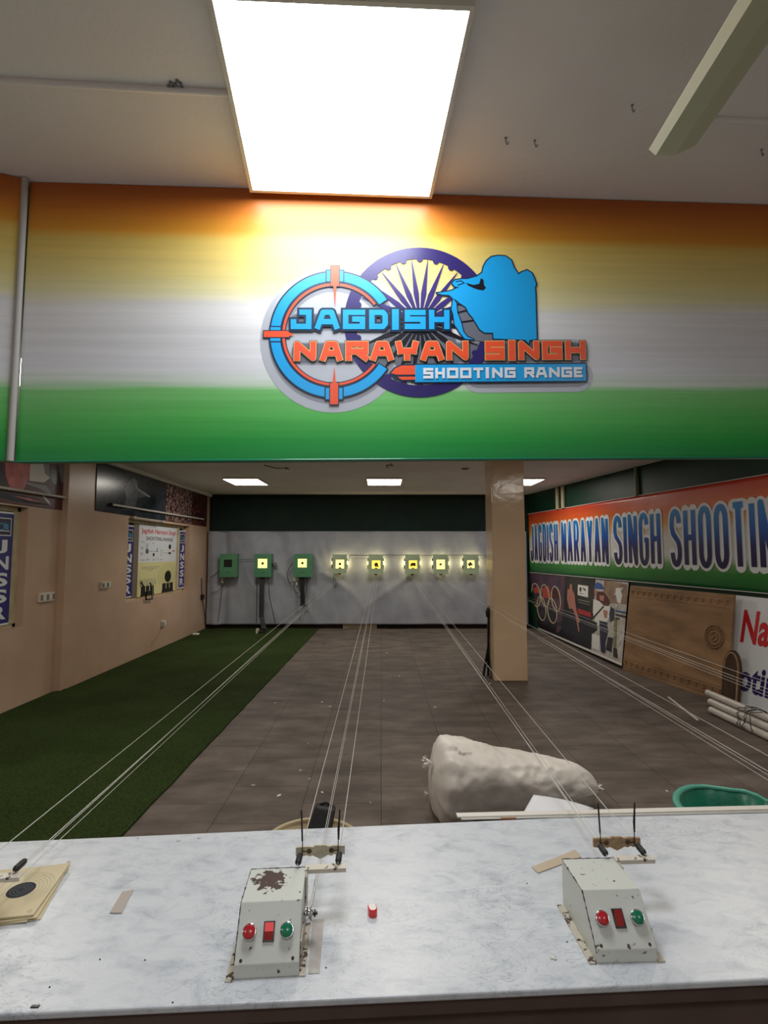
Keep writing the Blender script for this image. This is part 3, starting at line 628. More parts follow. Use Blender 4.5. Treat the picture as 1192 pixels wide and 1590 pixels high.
# litter showing in the gap under the curtain
a = onz(533, 974, .0); mb = MB(); mb.box((ony(532, 970, YB - .12).x, YB - .10, 0), (ony(585, 970, YB - .12).x, YB - .09, .09)); tag(mb.build('cardboard_strip', 'cardboard_tan'), 'brown cardboard strip showing in the gap under the grey curtain', 'cardboard')
mb = MB(); mb.tube([(ony(596, 971, YB - .1).x + k * .06, YB - .13 + .02 * sin(k), .02 + .03 * sin(k * .9 / 2.2)) for k in range(12)], .012, 8); tag(mb.build('coiled_hose', 'black_rubber'), 'black curved hose in the gap under the grey curtain', 'hose')

TY = YC - .16                                   # front of the target boxes
def target_box(px0, py0, px1, py1, win, kind, label, big):
    a = ony(px0, py1, TY); b = ony(px1, py0, TY); cxx = (a.x + b.x) / 2; W = b.x - a.x; z0, z1 = a.z, b.z; Hh = z1 - z0
    D = .14 if big else .09; Y0 = TY
    t = thing('target_box', label, 'target box', (cxx, Y0, z0), 0, 'row of target boxes on the back wall')
    u0, v1 = ony(win[0], win[1], TY).x - cxx, ony(win[0], win[1], TY).z - z0; u1, v0 = ony(win[2], win[3], TY).x - cxx, ony(win[2], win[3], TY).z - z0
    mb = MB(); h = W / 2; tk = .006
    # front face with a square opening, sides, back
    mb.box((-h, 0, 0), (u0, tk, Hh)); mb.box((u1, 0, 0), (h, tk, Hh)); mb.box((u0, 0, 0), (u1, tk, v0)); mb.box((u0, 0, v1), (u1, tk, Hh))
    mb.box((-h, tk, 0), (-h + tk, D, Hh)); mb.box((h - tk, tk, 0), (h, D, Hh)); mb.box((-h, tk, 0), (h, D, tk)); mb.box((-h, tk, Hh - tk), (h, D, Hh)); mb.box((-h, D - tk, 0), (h, D, Hh))
    mb.build('housing', 'box_green' if big else 'box_pale_green', t)
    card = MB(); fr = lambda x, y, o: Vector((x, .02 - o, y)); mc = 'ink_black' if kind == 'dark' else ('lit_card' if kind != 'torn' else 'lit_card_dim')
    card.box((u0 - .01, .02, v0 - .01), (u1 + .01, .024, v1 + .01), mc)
    cc, cd = (u0 + u1) / 2, (v0 + v1) / 2; r = (u1 - u0)
    if kind == 'ring': card.disc(fr, cc, cd, r * .15, .002, 'burnt'); card.ring(fr, cc, cd, r * .20, r * .22, .002, 'burnt')
    if kind == 'dotted': card.disc(fr, cc, cd, r * .16, .002, 'ink_black'); card.disc(fr, cc - r * .0, v0 + r * .03, r * .18, .001, 'burnt', ky=.5)
    if kind in ('torn', 'torn2'):
        random.seed(int(px0)); 
        for k in range(9 if kind == 'torn' else 6):
            aa = random.random() * 6.28; rr = random.random() * r * .3; card.disc(fr, cc + rr * cos(aa), cd + rr * sin(aa) * .8, r * random.uniform(.08, .2), .002 + k * .0002, 'burnt', 9)
        card.ring(fr, cc, cd, r * .08, r * .12, .005, 'ink_black'); card.disc(fr, cc, v0 + r * .05, r * .14, .004, 'burnt', ky=.5)
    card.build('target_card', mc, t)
    if big:
        mb = MB(); mb.box((-.05, -.002, Hh * .19), (.05, .0, Hh * .2 + .004)); mb.build('nameplate', 'box_dark', t)
    else:
        for sx in (-1, 1):
            for za, zb_ in ((.25, .45), (.65, .8)): mb = MB(); mb.box((sx * (h + .012) - .012, .03, Hh * za), (sx * (h + .012) + .008, .05, Hh * zb_)); mb.build('bracket', 'burnt' if sx < 0 else 'box_pale_green', t)
        mb = MB(); mb.box((-.03, .0, -.03), (.03, .03, 0)); mb.build('catch_tray', 'burnt', t)
        for sx in (-1, 1):
            ld = bpy.data.lights.new('bulb', 'POINT'); ld.energy = GLOW / 2; ld.color = (1, .80, .42); ld.shadow_soft_size = .015
            lo = bpy.data.objects.new('bulb', ld); COL.objects.link(lo); lo.parent = t; lo.location = (sx * (h * .55), D + .03, Hh * .55)
        for sx in (-1, 1): mb = MB(); mb.tube([(sx * h * .55, D + .03, Hh * .36), (sx * h * .55, D + .03, Hh * .5)], .006, 8); mb.tube([(sx * h * .55, D, Hh * .37), (sx * h * .55, YC - Y0, Hh * .37)], .008, 8); mb.build('lamp_mount', 'box_dark', t)
    return t
BX = []
BX.append(target_box(340.4, 860.2, 368.3, 896.1, (347.6, 869, 360, 880.6), 'dark', 'green target box with a black unlit window, leftmost in the row', True))
BX.append(target_box(394.3, 860.2, 421.5, 896.1, (400.3, 867.8, 414.4, 882), 'ring', 'large green target box with lit window above the long grey chute', True))
BX.append(target_box(455.9, 860.2, 483.8, 896.1, (462.4, 867.8, 476, 881), 'ring', 'large green target box with lit window above the short black chute', True))
BX.append(target_box(516, 860.8, 538, 890, (521, 869, 534, 882.5), 'dotted', 'small pale green target box, nearest the three large ones, clean lit card with black dot', False))
BX.append(target_box(572, 860.8, 594.5, 891, (577, 870, 590.5, 883), 'torn', 'small pale green target box with shot-up card, fifth from the left', False))
BX.append(target_box(629, 860.8, 651, 891, (634.5, 870, 647.5, 883), 'torn', 'small pale green target box with shot-up card, sixth from the left', False))
BX.append(target_box(672.7, 860.8, 695.5, 891, (677.5, 869, 690.5, 883.5), 'ring', 'small pale green target box with bright card and thin ring, second left of the pillar', False))
BX.append(target_box(719.7, 860.8, 742.5, 891, (725, 870, 736.5, 882), 'torn2', 'small pale green target box closest to the pillar', False))
# rail and cords on the curtain
YF = YC - .045
mb = MB(); a = ony(543, 861.5, YF); mb.tube([ony(541, 872, YF), ony(543, 862, YF), ony(572, 862.5, YF), ony(600, 862, YF)] + [ony(x, 862 + .2 * (x % 3), YF) for x in range(640, 780, 40)], .009, 8)
tag(mb.build('cable_conduit', 'cable_grey'), 'thin grey conduit running along the tops of the small target boxes', 'conduit')
def cord(name, pts, label, Y=None, r=.006, m='cable_dark', cat='cable'):
    mb = MB(); P = [ony(x, y, Y or YF) for x, y in pts]; Q = []
    for i in range(len(P) - 1):
        p0 = P[max(i - 1, 0)]; p1, p2 = P[i], P[i + 1]; p3 = P[min(i + 2, len(P) - 1)]
        for k in range(6):
            u = k / 6; Q.append(.5 * ((2 * p1) + (p2 - p0) * u + (2 * p0 - 5 * p1 + 4 * p2 - p3) * u * u + (3 * p1 - p0 - 3 * p2 + p3) * u ** 3))
    Q.append(P[-1]); mb.tube(Q, r, 6); return tag(mb.build(name, m), label, cat)
cord('power_cable', [(346, 898), (345, 908), (344, 920), (341, 945), (338, 966)], 'dark cable hanging from the unlit leftmost target box')
cord('power_cable', [(351, 897), (348, 908), (338, 918), (327, 920)], 'dark cable looping from the leftmost target box to the side wall')
cord('power_cable', [(340, 886), (332, 893), (326, 897)], 'thin cable from the left side of the leftmost target box')
cord('power_cable', [(399, 897), (398.5, 930), (398, 966)], 'thin dark cable left of the long grey chute')
cord('power_cable', [(416.5, 897), (418, 925), (423, 948), (427, 967)], 'dark cable bending away right of the long grey chute')
cord('power_cable', [(455, 874), (448, 884), (446, 896), (450, 905), (456, 903)], 'dark cable looped at the left of the third target box')
cord('power_cable', [(457, 903), (456, 912), (460, 921), (465, 917), (466, 908)], 'dark cable loop hanging left of the short black chute')
cord('power_cable', [(477, 897), (476, 915), (474, 925), (471, 940), (468, 952), (465, 965)], 'thin dark cable behind the short black chute')
cord('power_cable', [(369, 868), (380, 868.5), (394, 869)], 'thin wire between the first and second target boxes', r=.004)
cord('power_cable', [(519.5, 892), (517, 904), (519, 911), (522, 911), (520, 898)], 'short dark cable loop hanging under the fourth target box')
mb = MB(); a = ony(456, 897, YF); b = ony(463, 902, YF); mb.box((a.x, YF - .02, b.z), (b.x, YC, a.z)); b2 = ony(461, 904, YF); mb.box((b2.x - .02, YF - .02, b2.z - .06), (b2.x + .01, YC, b2.z)); tag(mb.build('junction_box', 'switch_plate'), 'small cream junction box under the third target box', 'junction box')
mb = MB(); mb.tube([ony(423, 876, YF) + Vector((0, .03, 0)), ony(423, 876, YF) + Vector((0, -.06, 0))], [.02, .03], 12); mb.tube([ony(427, 875.5, YF), ony(427, 875.5, YF) + Vector((0, -.08, 0))], .03, 14, 'cable_grey'); tag(mb.build('motor_knob', 'black_plastic'), 'black and grey motor knob at the right side of the second target box', 'motor')
mb = MB(); mb.tube([ony(345, 898, YF), ony(345, 905, YF)], .02, 12, 'switch_plate'); tag(mb.build('cable_plug', 'switch_plate'), 'white plug under the leftmost target box', 'plug')
# chutes
def strap_mesh(pts, hw, m, name, label, foot=False):
    mb = MB(); vs = []; fs = []
    for (x, y, Y) in pts:
        p = ony(x, y, Y); vs += [p + Vector((-hw, -.012, 0)), p + Vector((hw, -.012, 0)), p + Vector((hw, .012, 0)), p + Vector((-hw, .012, 0))]
    for i in range(len(pts) - 1):
        for k in range(4): a = i * 4 + k; b = i * 4 + (k + 1) % 4; fs.append((a, b, b + 4, a + 4))
    n_ = len(pts) * 4; fs += [(0, 3, 2, 1), (n_ - 4, n_ - 3, n_ - 2, n_ - 1)]
    mb.add(vs, fs, m)
    t = thing(name, label, 'chute', ony(*pts[-1])); mb.v = [v - Vector(t.location) for v in mb.v]; mb.build('chute_strip', m, t, bevel=.003)
    return t
Yc = TY + .07
t = strap_mesh([(406.5, 896, Yc), (406, 920, Yc), (405.5, 945, Yc), (405.5, 958, Yc), (408, 968, Yc - .05), (410, 976, Yc - .18)], .047, 'strap_grey', 'pellet_chute', 'long grey chute hanging from the second target box down to the green turf')
mb = MB(); c = onz(399.5, 984, 0) - Vector(t.location); mb.box((c.x - .02, c.y - .06, .0142 - t.location.z), (c.x + .02, c.y + .06, .10 - t.location.z), 'switch_plate'); mb.box((c.x + .02, c.y - .05, .0142 - t.location.z), (c.x + .15, c.y + .10, .05 - t.location.z), 'black_rubber'); mb.build('chute_foot', 'switch_plate', t, bevel=.004)
t = strap_mesh([(469, 896, Yc), (469, 915, Yc), (470, 939, Yc)], .046, 'black_rubber', 'pellet_chute', 'short black chute hanging from the third target box, ending above the turf')
mb = MB(); mb.box((-.055, -.03, -.02), (.055, .02, .012)); mb.build('end_cap', 'black_plastic', t, bevel=.006)

# ------------------------------------------------------------------ turf
mb = MB(); E_ = []
for i in range(61):
    y = 1.75 + (YB - .12 - 1.75) * i / 60; E_.append((-1.46 + .0195 * (y - 3.1) + .012 * noise.noise(Vector((y * 3, 0, 0))), y))
vs = []; fs = []
for i, (x, y) in enumerate(E_):
    xl = (XN if y < STEP - .02 else XL) + .015; vs += [(xl, y, .001), (x, y, .001), (x, y, .014), (xl, y, .014)]
for i in range(60):
    a = i * 4; fs += [(a + 3, a + 2, a + 6, a + 7), (a + 1, a + 5, a + 6, a + 2), (a, a + 3, a + 7, a + 4)]
mb.add(vs, fs); tag(mb.build('turf_carpet', 'turf'), 'long dark green artificial turf carpet along the left wall', 'carpet')

# ------------------------------------------------------------------ left wall: posters, battens, signs, switches
def XW(X): return lambda y, z, o=0: Vector((X + o, y, z))
def lp(x, y, X): p = onx(x, y, X); return (p.y, p.z)
def flat_thing(name, label, cat, mb, mat0, base, group=None, part=None):
    base = Vector(base); mb.v = [v - base for v in mb.v]
    o = mb.build(name, mat0); o.location = base; return tag(o, label, cat, group)
fr = XW(XL); zb, zt = 2.13, ZC - .06; y0 = lp(147, 793, XL)[0]; ym = lp(256, 800, XL)[0]; yn = lp(296.6, 800, XL)[0]
def panel(mb, fr, x0, z0, x1, z1, m, th=.012): mb.hexa([fr(x0, z0, 0.001), fr(x1, z0, .001), fr(x1, z1, .001), fr(x0, z1, .001)], fr(x0, z0, th) - fr(x0, z0, 0.001), m)
mb = MB(); panel(mb, fr, y0, zb, ym, zt, 'print_slate')
fig = [(7.9, 2.2), (8.0, 2.35), (7.95, 2.5), (8.05, 2.62), (8.2, 2.7), (8.35, 2.66), (8.3, 2.55), (8.5, 2.52), (8.75, 2.48), (8.55, 2.44), (8.35, 2.42), (8.3, 2.3), (8.2, 2.2)]
fig = [(y0 + (a - 7.5) * 1.0 + .3, b) for a, b in fig]
mb.poly(fr, fig, .0128, 'print_silver'); mb.stroke(fr, [(fig[8][0], 2.47), (fig[8][0] - .4, 2.54), (fig[8][0] - .55, 2.66)], .03, .0134, 'print_grey', 'round')
flat_thing('wall_poster', 'dark grey poster with a faint crouching figure, high on the left wall', 'poster', mb, 'print_slate', (XL, (y0 + ym) / 2, zb))
mb = MB(); panel(mb, fr, ym + .004, zb, yn, zt, 'print_crowd'); flat_thing('wall_poster', 'maroon and white crowd photograph poster above the far window', 'poster', mb, 'print_crowd', (XL, (yn + ym) / 2, zb))
mb = MB(); panel(mb, fr, yn + .004, zb, YB - .22, zt, 'print_crowd_dark'); flat_thing('wall_poster', 'dark brown crowd poster next to the grey curtain corner', 'poster', mb, 'print_crowd_dark', (XL, (yn + 11) / 2, zb))
fr = XW(XN); y1 = lp(99, 791, XN)[0]; mb = MB(); panel(mb, fr, 3.2, 2.09, y1, 2.9, 'print_maroon')
lpn = lambda P: [lp(x * .1761, 700 + y * .1761, XN) for x, y in P]
for P, m_ in (([(-60, 90), (0, 100), (30, 230), (60, 330), (-60, 320)], 'print_dark'), ([(30, 60), (210, 60), (225, 170), (215, 300), (200, 345), (80, 330), (40, 230)], 'print_pink'), ([(215, 110), (260, 120), (310, 230), (260, 260), (215, 270)], 'print_pink'),
              ([(260, 60), (360, 60), (380, 150), (430, 240), (380, 280), (250, 265)], 'print_white'), ([(370, 60), (420, 60), (425, 130), (430, 240), (385, 200)], 'print_grey'), ([(430, 150), (500, 170), (530, 280), (470, 300), (430, 240)], 'print_dark'),
              ([(510, 60), (570, 60), (570, 280), (530, 280), (510, 170)], 'print_grey'), ([(210, 270), (400, 310), (440, 370), (430, 385), (330, 330), (210, 290)], 'print_grey'), ([(-60, 350), (150, 385), (300, 420), (420, 480), (300, 470), (100, 440), (-60, 400)], 'print_slate'),
              ([(360, 390), (380, 400), (420, 440), (440, 480), (400, 450)], 'print_white'), ([(100, 395), (260, 420), (400, 465), (250, 440)], 'print_pink')):
    mb.poly(fr, lpn(P), .013 + .0004 * random.random(), m_)
flat_thing('wall_poster', 'poster of figures in pink and white clothes above the near window', 'poster', mb, 'print_maroon', (XN, 4.6, 2.09))
def batten(pa, pb, X, label, r=.016):
    a = onx(*pa, X + .045); b = onx(*pb, X + .045); base = (a + b) / 2; t = thing('tube_light', label, 'tube light', base); a, b = a - base, b - base
    mb = MB(); mb.tube([a, b], r, 12); mb.build('tube', 'tube_white', t); 
    for p in (a, b):
        mb = MB(); mb.box((-.03 + p.x - .012, p.y - .03, p.z - .02), (p.x + .012, p.y + .03, p.z + .02))
        mb.build('end_holder', 'black_plastic' if pa[0] > 100 and r > .012 else 'tube_white', t, bevel=.003)
    return t
batten((175, 783.6), (316, 806.3), XL, 'long unlit white tube lamp across the dark posters above the far window')
batten((209, 803.5), (254, 810), XL, 'short white strip at the top edge of the far window', .010)
batten((-40, 750.5), (104, 773), XN, 'unlit white tube lamp across the pink poster above the near window')
# vertical letter signs in the windows
def vsign(X, y0, y1, z0, z1, letters, label, y_emb=True):
    fr = XW(X); mb = MB(); panel(mb, fr, y0, z0, y1, z1, 'sign_white', .008); w_ = y1 - y0; H = z1 - z0; b = .02
    mb.rect(fr, y0 + w_ * .07, z0 + b, y1 - w_ * .07, z1 - b, .0085, 'sign_blue')
    ez = z1 - b - w_ * .12; eh = H * .16
    mb.rect(fr, y0 + w_ * .18, ez - eh, y1 - w_ * .18, ez, .0090, 'sign_white'); mb.rect(fr, y0 + w_ * .21, ez - eh + .01, y1 - w_ * .21, ez - .01, .0094, 'print_navy')
    cx, cz_ = (y0 + y1) / 2, ez - eh / 2
    mb.ring(fr, cx - w_ * .08, cz_, w_ * .08, w_ * .11, .0098, 'sign_cyan'); mb.poly(fr, [(cx + w_ * .0, cz_ - eh * .1), (cx + w_ * .05, cz_ + eh * .25), (cx + w_ * .2, cz_ + eh * .1), (cx + w_ * .2, cz_ - eh * .15)], .0098, 'sign_cyan')
    mb.rect(fr, cx - w_ * .25, cz_ - eh * .25, cx + w_ * .25, cz_ - eh * .2, .01, 'sign_white')
    zz = ez - eh - .03; lh = (zz - z0 - b - .02) / len(letters)
    for ch in letters:
        lw = .55 * w_; text(mb, fr, ch, cx - lw / 2 if ch != 'J' else cx - lw * .4, zz - lh * .88, cx + lw / 2 if ch != 'J' else cx + lw * .35, zz - lh * .06, .0096, 'sign_white', .03); zz -= lh
    return flat_thing('letter_sign', label, 'sign', mb, 'sign_white', (X, (y0 + y1) / 2, z0))
Xs = XN - .076; a = lp(20, 795, Xs); yb_ = lp(20, 880, Xs)[0]
vsign(Xs, yb_ - .36, yb_, .86, 2.01, 'JNSSR', 'blue sign with white vertical letters in the near window at the left edge')
Xs = XL - .097
ya, yb_ = lp(188, 870, Xs)[0], lp(207.5, 870, Xs)[0]; vsign(Xs, ya, yb_, .92, 2.0, 'JNSSR', 'blue sign with white vertical letters left of the white poster in the far window')
ya, yb_ = lp(276.5, 870, Xs)[0], lp(287, 870, Xs)[0]; vsign(Xs, ya, yb_, .92, 2.0, 'JNSSR', 'blue sign with white vertical letters right of the white poster in the far window')
# range poster in the far window
Xp = XL - .094; ya, yb_ = lp(213.5, 870, Xp)[0], lp(272.5, 870, Xp)[0]; z0, z1 = .90, 2.03; W_, H_ = yb_ - ya, z1 - z0; zm = z0 + H_ * .47
base_fr = XW(Xp); fr = lambda x, y, o: base_fr(ya + x * W_, z0 + y * H_, o)
mb = MB(); mb.hexa([fr(0, 0, 0), fr(1, 0, 0), fr(1, 1, 0), fr(0, 1, 0)], (.008, 0, 0), 'poster_white'); mb.rect(fr, 0, 0, 1, .47, .0085, 'poster_yellow')
text(mb, fr, 'Jagdish Narayan Singh', .06, .865, .97, .955, .009, 'ink_red', .012); text(mb, fr, 'SHOOTING RANGE', .17, .785, .88, .84, .009, 'ink_black', .01)
random.seed(3)
for (x, y, w_, h_) in ((.05, .755, .12, .012), (.12, .735, .15, .006), (.32, .74, .08, .012), (.05, .66, .07, .03), (.05, .58, .06, .03), (.17, .66, .06, .06), (.06, .50, .1, .012), (.18, .50, .09, .02), (.33, .50, .08, .012), (.45, .505, .03, .02), (.52, .50, .1, .01), (.55, .56, .03, .09), (.62, .6, .02, .04)):
    for k in range(3): mb.rect(fr, x, y + k * h_ * .4, x + w_ * random.uniform(.6, 1), y + k * h_ * .4 + h_ * .16, .009, 'ink_grey')
mb.ring(fr, .2, .63, .025, .035, .009, 'ink_black'); mb.rect(fr, .17, .60, .235, .655, .0088, 'ink_grey'); mb.disc(fr, .2, .628, .012, .0096, 'ink_black')
mb.rect(fr, .24, .625, .48, .631, .009, 'ink_grey'); mb.rect(fr, .44, .62, .46, .68, .009, 'ink_grey'); mb.poly(fr, [(.34, .60), (.39, .60), (.385, .565), (.365, .55), (.345, .565)], .009, 'ink_black')
mb.rect(fr, .63, .60, .76, .605, .009, 'ink_grey'); mb.disc(fr, .80, .70, .035, .009, 'ink_black', ky=1.1); mb.rect(fr, .765, .585, .835, .615, .009, 'ink_black'); mb.stroke(fr, [(.88, .62), (.91, .645), (.95, .63)], .015, .009, 'ink_red', 'round')
for r_, m_ in ((.26, 'ink_olive'), (.205, 'ink_olive'), (.15, 'ink_olive')): mb.ring(fr, .77, .24, r_, r_ + .008, .009, m_, -35 if r_ > .2 else 0, 215 if r_ > .2 else 360, ky=.72)
mb.disc(fr, .77, .24, .095, .0092, 'ink_black', ky=.95)
for cx_ in (.24, .77):
    mb.poly(fr, [(cx_ - .17, .0), (cx_ + .17, .0), (cx_ + .155, .04), (cx_ + .15, .14), (cx_ - .15, .14), (cx_ - .155, .04)], .0094, 'ink_black'); mb.rect(fr, cx_ - .055, .06, cx_ - .04, .14, .0098, 'poster_yellow'); mb.rect(fr, cx_ + .04, .06, cx_ + .055, .14, .0098, 'poster_yellow')
for (x, y, w_, n_) in ((.09, .38, .4, 3), (.04, .20, .4, 4)):
    for k in range(n_):
        xx = x + (.12 if n_ == 3 and k == 2 else 0)
        while xx < x + w_ * (.6 if n_ == 3 and k == 2 else 1): ww = random.uniform(.02, .05); mb.rect(fr, xx, y - k * .022 + .02, xx + ww, y - k * .022 + .028, .009, 'ink_grey'); xx += ww + .015
flat_thing('range_poster', 'white and yellow shooting range poster with sight diagrams in the far window', 'poster', mb, 'poster_white', (Xp, (ya + yb_) / 2, z0))
mb = MB(); a = onx(226, 922, XL + .02); b = onx(237, 919, XL + .02)
mb.tube([onx(227, 919, XL + .03), onx(226.5, 931, XL + .03), onx(236.5, 930, XL + .03), onx(236, 912, XL + .01), onx(233, 905, XL - .05)], .012, 8); mb.tube([onx(219, 903, XL - .08), onx(223, 911, XL - .05)], .012, 8)
tag(mb.build('window_latch', 'black_plastic'), 'dark metal loop hanging over the sill of the far window', 'latch')
def switchboard(px, py, X, w_, h_, n_, label):
    c = onx(px, py, X); t = thing('switch_board', label, 'switch board', c); mb = MB(); mb.box((0, -w_ / 2, -h_ / 2), (.03, w_ / 2, h_ / 2)); mb.build('plate', 'switch_plate', t, bevel=.004)
    for k in range(n_):
        y = -w_ / 2 + w_ * (k + .5) / n_; mb = MB(); mb.box((.03, y - w_ * .32 / n_, -h_ * .3), (.036, y + w_ * .32 / n_, h_ * .3)); mb.build('switch', 'switch_rocker' if k % 2 else 'cable_grey', t, bevel=.002)
    return t
switchboard(70, 927, XN, .26, .10, 5, 'cream switch board on the wall right of the near window'); switchboard(162, 908, XL, .22, .09, 4, 'cream switch board on the wall between the two windows')
switchboard(252, 968, XL, .15, .09, 2, 'small low cream socket below the far window'); switchboard(331, 896.5, XL + .12, .14, .09, 3, 'small white socket by the curtain edge in the far left corner')
mb = MB(); mb.tube([onx(251, 973, XL + .01), onx(246, 985, XL + .01), onx(234, 1003, XL + .01)], .004, 6); tag(mb.build('power_cable', 'cable_grey'), 'thin wire running down the wall from the low socket', 'cable')
mb = MB(); mb.tube([onx(313, 898, XL + .01), onx(313, 915, XL + .01), onx(315, 935, XL + .02), onx(319.5, 968, XL + .03)], .008, 6); c = onx(314, 927, XL + .02); mb.box((XL, c.y - .05, c.z - .05), (XL + .05, c.y + .05, c.z + .05), 'black_plastic')
tag(mb.build('power_cable', 'cable_dark'), 'dark cable with black plug hanging on the left wall beside the curtain', 'cable')
mb = MB(); c = onz(304, 986, .015); mb.box((c.x - .06, c.y - .05, .015), (c.x + .06, c.y + .05, .05)); tag(mb.build('paper_cup', 'scrap', bevel=.02), 'small crumpled white paper lying on the turf near the far left corner', 'paper')

# ------------------------------------------------------------------ right wall: banner, pipes, posters, boards
def banner_z(s, y): return 1.17 + y * 1.235
def bw(x, y, off): return wr(x, banner_z(x, y), off + .02 + .010 * noise.noise(Vector((x * .8, y * .3, 0))) + .0012 * noise.noise(Vector((x * 4 + y * 3, y * 2, 5))))
s0 = wr_px(822, 850)[0]
bn = thing('wall_banner', 'long orange, white and green banner with big blue lettering on the right wall', 'banner', wr(4, 1.17, .02)); bl_ = Vector(bn.location); bwl = L(bw, bl_)
mb = MB(); mb.rect(bwl, s0, 0, 9.0, 1, 0, None, 180, 24); o = mb.build('banner_sheet', 'side_print', bn, smooth=True); sm = o.modifiers.new('s', 'SOLIDIFY'); sm.thickness = .004; sm.offset = -1
mb = MB(); P = [bwl(s0 + (9 - s0) * k / 60, 1.0, .004) for k in range(61)]; mb.tube(P, .006, 6); P = [bwl(s0 + (9 - s0) * k / 60, 0.0, .004) for k in range(61)]; mb.tube(P, .006, 6); mb.build('hem', 'print_white', bn)
def bxs(px): return wr_px(px, 840)[0]
# metric frame for letters: x metres along, y metres above banner bottom
bwm = lambda x, y, off: bwl(x, y / 1.235, off)
words = [('JAGDISH', 825, 869, 2), ('NARAYAN', 872.5, 948, 2), ('SINGH', 954, 1030.5, 2)]
spans = []
for wd_, xa, xb, _ in words: spans.append((wd_, bxs(xa), bxs(xb)))
xa, xb = bxs(1042), bxs(1164); pit = (xb - xa) / 5
spans.append(('SHOOTING', xa, xa + pit * 5 + .13 + 2 * pit)); 
for layer, m_, g_ in ((1, 'sign_white', .072), (2, 'letter_gradient', 0)):
    mb = MB()
    for wd_, xa, xb in spans:
        ws = [.45 if c == 'I' else 1.0 for c in wd_]; tot = sum(ws); x = xa; gap_ = .045
        for c, k in zip(wd_, ws):
            lw = (xb - xa) * k / tot; st = .060 if wd_ == 'JAGDISH' else (.066 if wd_ == 'NARAYAN' else .072)
            a_, b_ = x + gap_ / 2, x + lw - gap_ / 2
            lo_, hi_ = .235, (.985 if xa < 5 else .96)
            if c == 'I': a_, b_ = (a_ + b_) / 2 - .1, (a_ + b_) / 2 + .1
            n0 = len(mb.v); letter(mb, bwm, c, a_, lo_, b_, hi_, st, .006 * layer, m_, GR, g_, 'round' if layer == 1 else 'joint'); x += lw
    mb.uv = [(u, v / 1.235) for u, v in mb.uv]
    mb.build('letter_outline' if layer == 1 else 'lettering', m_, bn)
for xa, xb, lab in ((864.5, 870.5, 'cream vertical pipe above the banner, left of the close pair near the pillar'), (873, 879.5, 'cream vertical pipe above the banner, right of the close pair near the pillar'), (988, 994.5, 'greenish vertical pipe above the middle of the banner')):
    s_a, s_b = wr_px(xa, 770)[0], wr_px(xb, 770)[0]; sm_ = (s_a + s_b) / 2; r_ = min(.045, abs(s_b - s_a) / 4)
    mb = MB(); mb.tube([wr(sm_, 2.40, .03), wr(sm_, ZC, .03)], r_, 12); tag(mb.build('wall_pipe', 'pipe_cream' if xa < 900 else 'print_olive'), lab, 'pipe')
M['print_olive'].node_tree.nodes['Principled BSDF'].inputs['Base Color'].default_value = lin((120, 124, 84))
# wrinkled clear plastic flap at the banner top
# posters below the banner: top edge on the wall, bottom edge slumped onto the floor
tA, tB = wr(wr_px(822, 886)[0], 1.165, .012), wr(wr_px(977, 906)[0], 1.15, .012)
bA, bB = onz(827, 973, .03), onz(965, 1034, .05)
def pf(x, y, off):
    a = tA.lerp(tB, x); b = bA.lerp(bB, x); p = b.lerp(a, y); p = p + Vector((0, 0, 0)); n_ = (tB - tA).cross(a - b).normalized()
    if n_.x > 0: n_ = -n_
    return p + n_ * (off + .006 * noise.noise(Vector((x * 9, y * 3, 1))))
def ppx(x, y):
    """surface coordinates (0..1) of a sight line on the poster strip"""
    u, v = .5, .5
    for _ in range(12):
        def pr(u, v):
            d = pf(u, v, 0) - O; z = d.dot(FW); return 596 + F * d.dot(RT) / z, 795 - F * d.dot(UP) / z
        p = pr(u, v); e1 = pr(u + .001, v); e2 = pr(u, v + .001)
        a, b, c, d_ = (e1[0] - p[0]) / .001, (e2[0] - p[0]) / .001, (e1[1] - p[1]) / .001, (e2[1] - p[1]) / .001
        det = a * d_ - b * c; rx, ry = x - p[0], y - p[1]; u += (rx * d_ - b * ry) / det; v += (a * ry - c * rx) / det
    return (u, v)
cp = lambda P: [ppx(810 + x * .1678, 880 + y * .1678) for x, y in P]
dA, dB = ppx(875.4, 940)[0], ppx(920.5, 960)[0]
def poster(u0, u1, m, label, drawf):
    mb = MB(); mb.rect(pf, u0, 0, u1, 1, 0, m, 14, 6); mb.rect(pf, u0, 0, u1, .028, .002, 'print_white', 14, 1); drawf(mb)
    c = pf((u0 + u1) / 2, 0, 0); o = flat_thing('floor_poster', label, 'poster', mb, m, c); sd = o.modifiers.new('s', 'SOLIDIFY'); sd.thickness = .003; sd.offset = 0
def d1(mb):
    mb.rect(pf, 0.0, .03, dA, .42, .002, 'print_dark', 4, 2)
    mb.poly(pf, cp([(100, 200), (150, 180), (160, 240), (120, 250)]), .003, 'print_sunset'); mb.poly(pf, cp([(180, 200), (250, 180), (270, 290), (200, 290)]), .003, 'print_sunset'); mb.poly(pf, cp([(285, 200), (345, 220), (350, 290), (285, 290)]), .003, 'print_maroon')
    for i, (cx, cy, rx, ry) in enumerate(((132, 262, 42, 112), (216, 268, 42, 105), (318, 298, 44, 120), (184, 384, 42, 116), (283, 408, 46, 118))):
        pts = cp([(cx + rx * cos(2 * pi * k / 28) + ry * .10 * sin(2 * pi * k / 28), cy + ry * sin(2 * pi * k / 28)) for k in range(28)])
        inn = cp([(cx + (rx - 7) * cos(2 * pi * k / 28) + ry * .10 * sin(2 * pi * k / 28), cy + (ry - 9) * sin(2 * pi * k / 28)) for k in range(28)])
        mb.add([pf(*p, .005 + i * .0004) for p in pts] + [pf(*p, .005 + i * .0004) for p in inn], [(k, (k + 1) % 28, 28 + (k + 1) % 28, 28 + k) for k in range(28)], 'ring_cream')
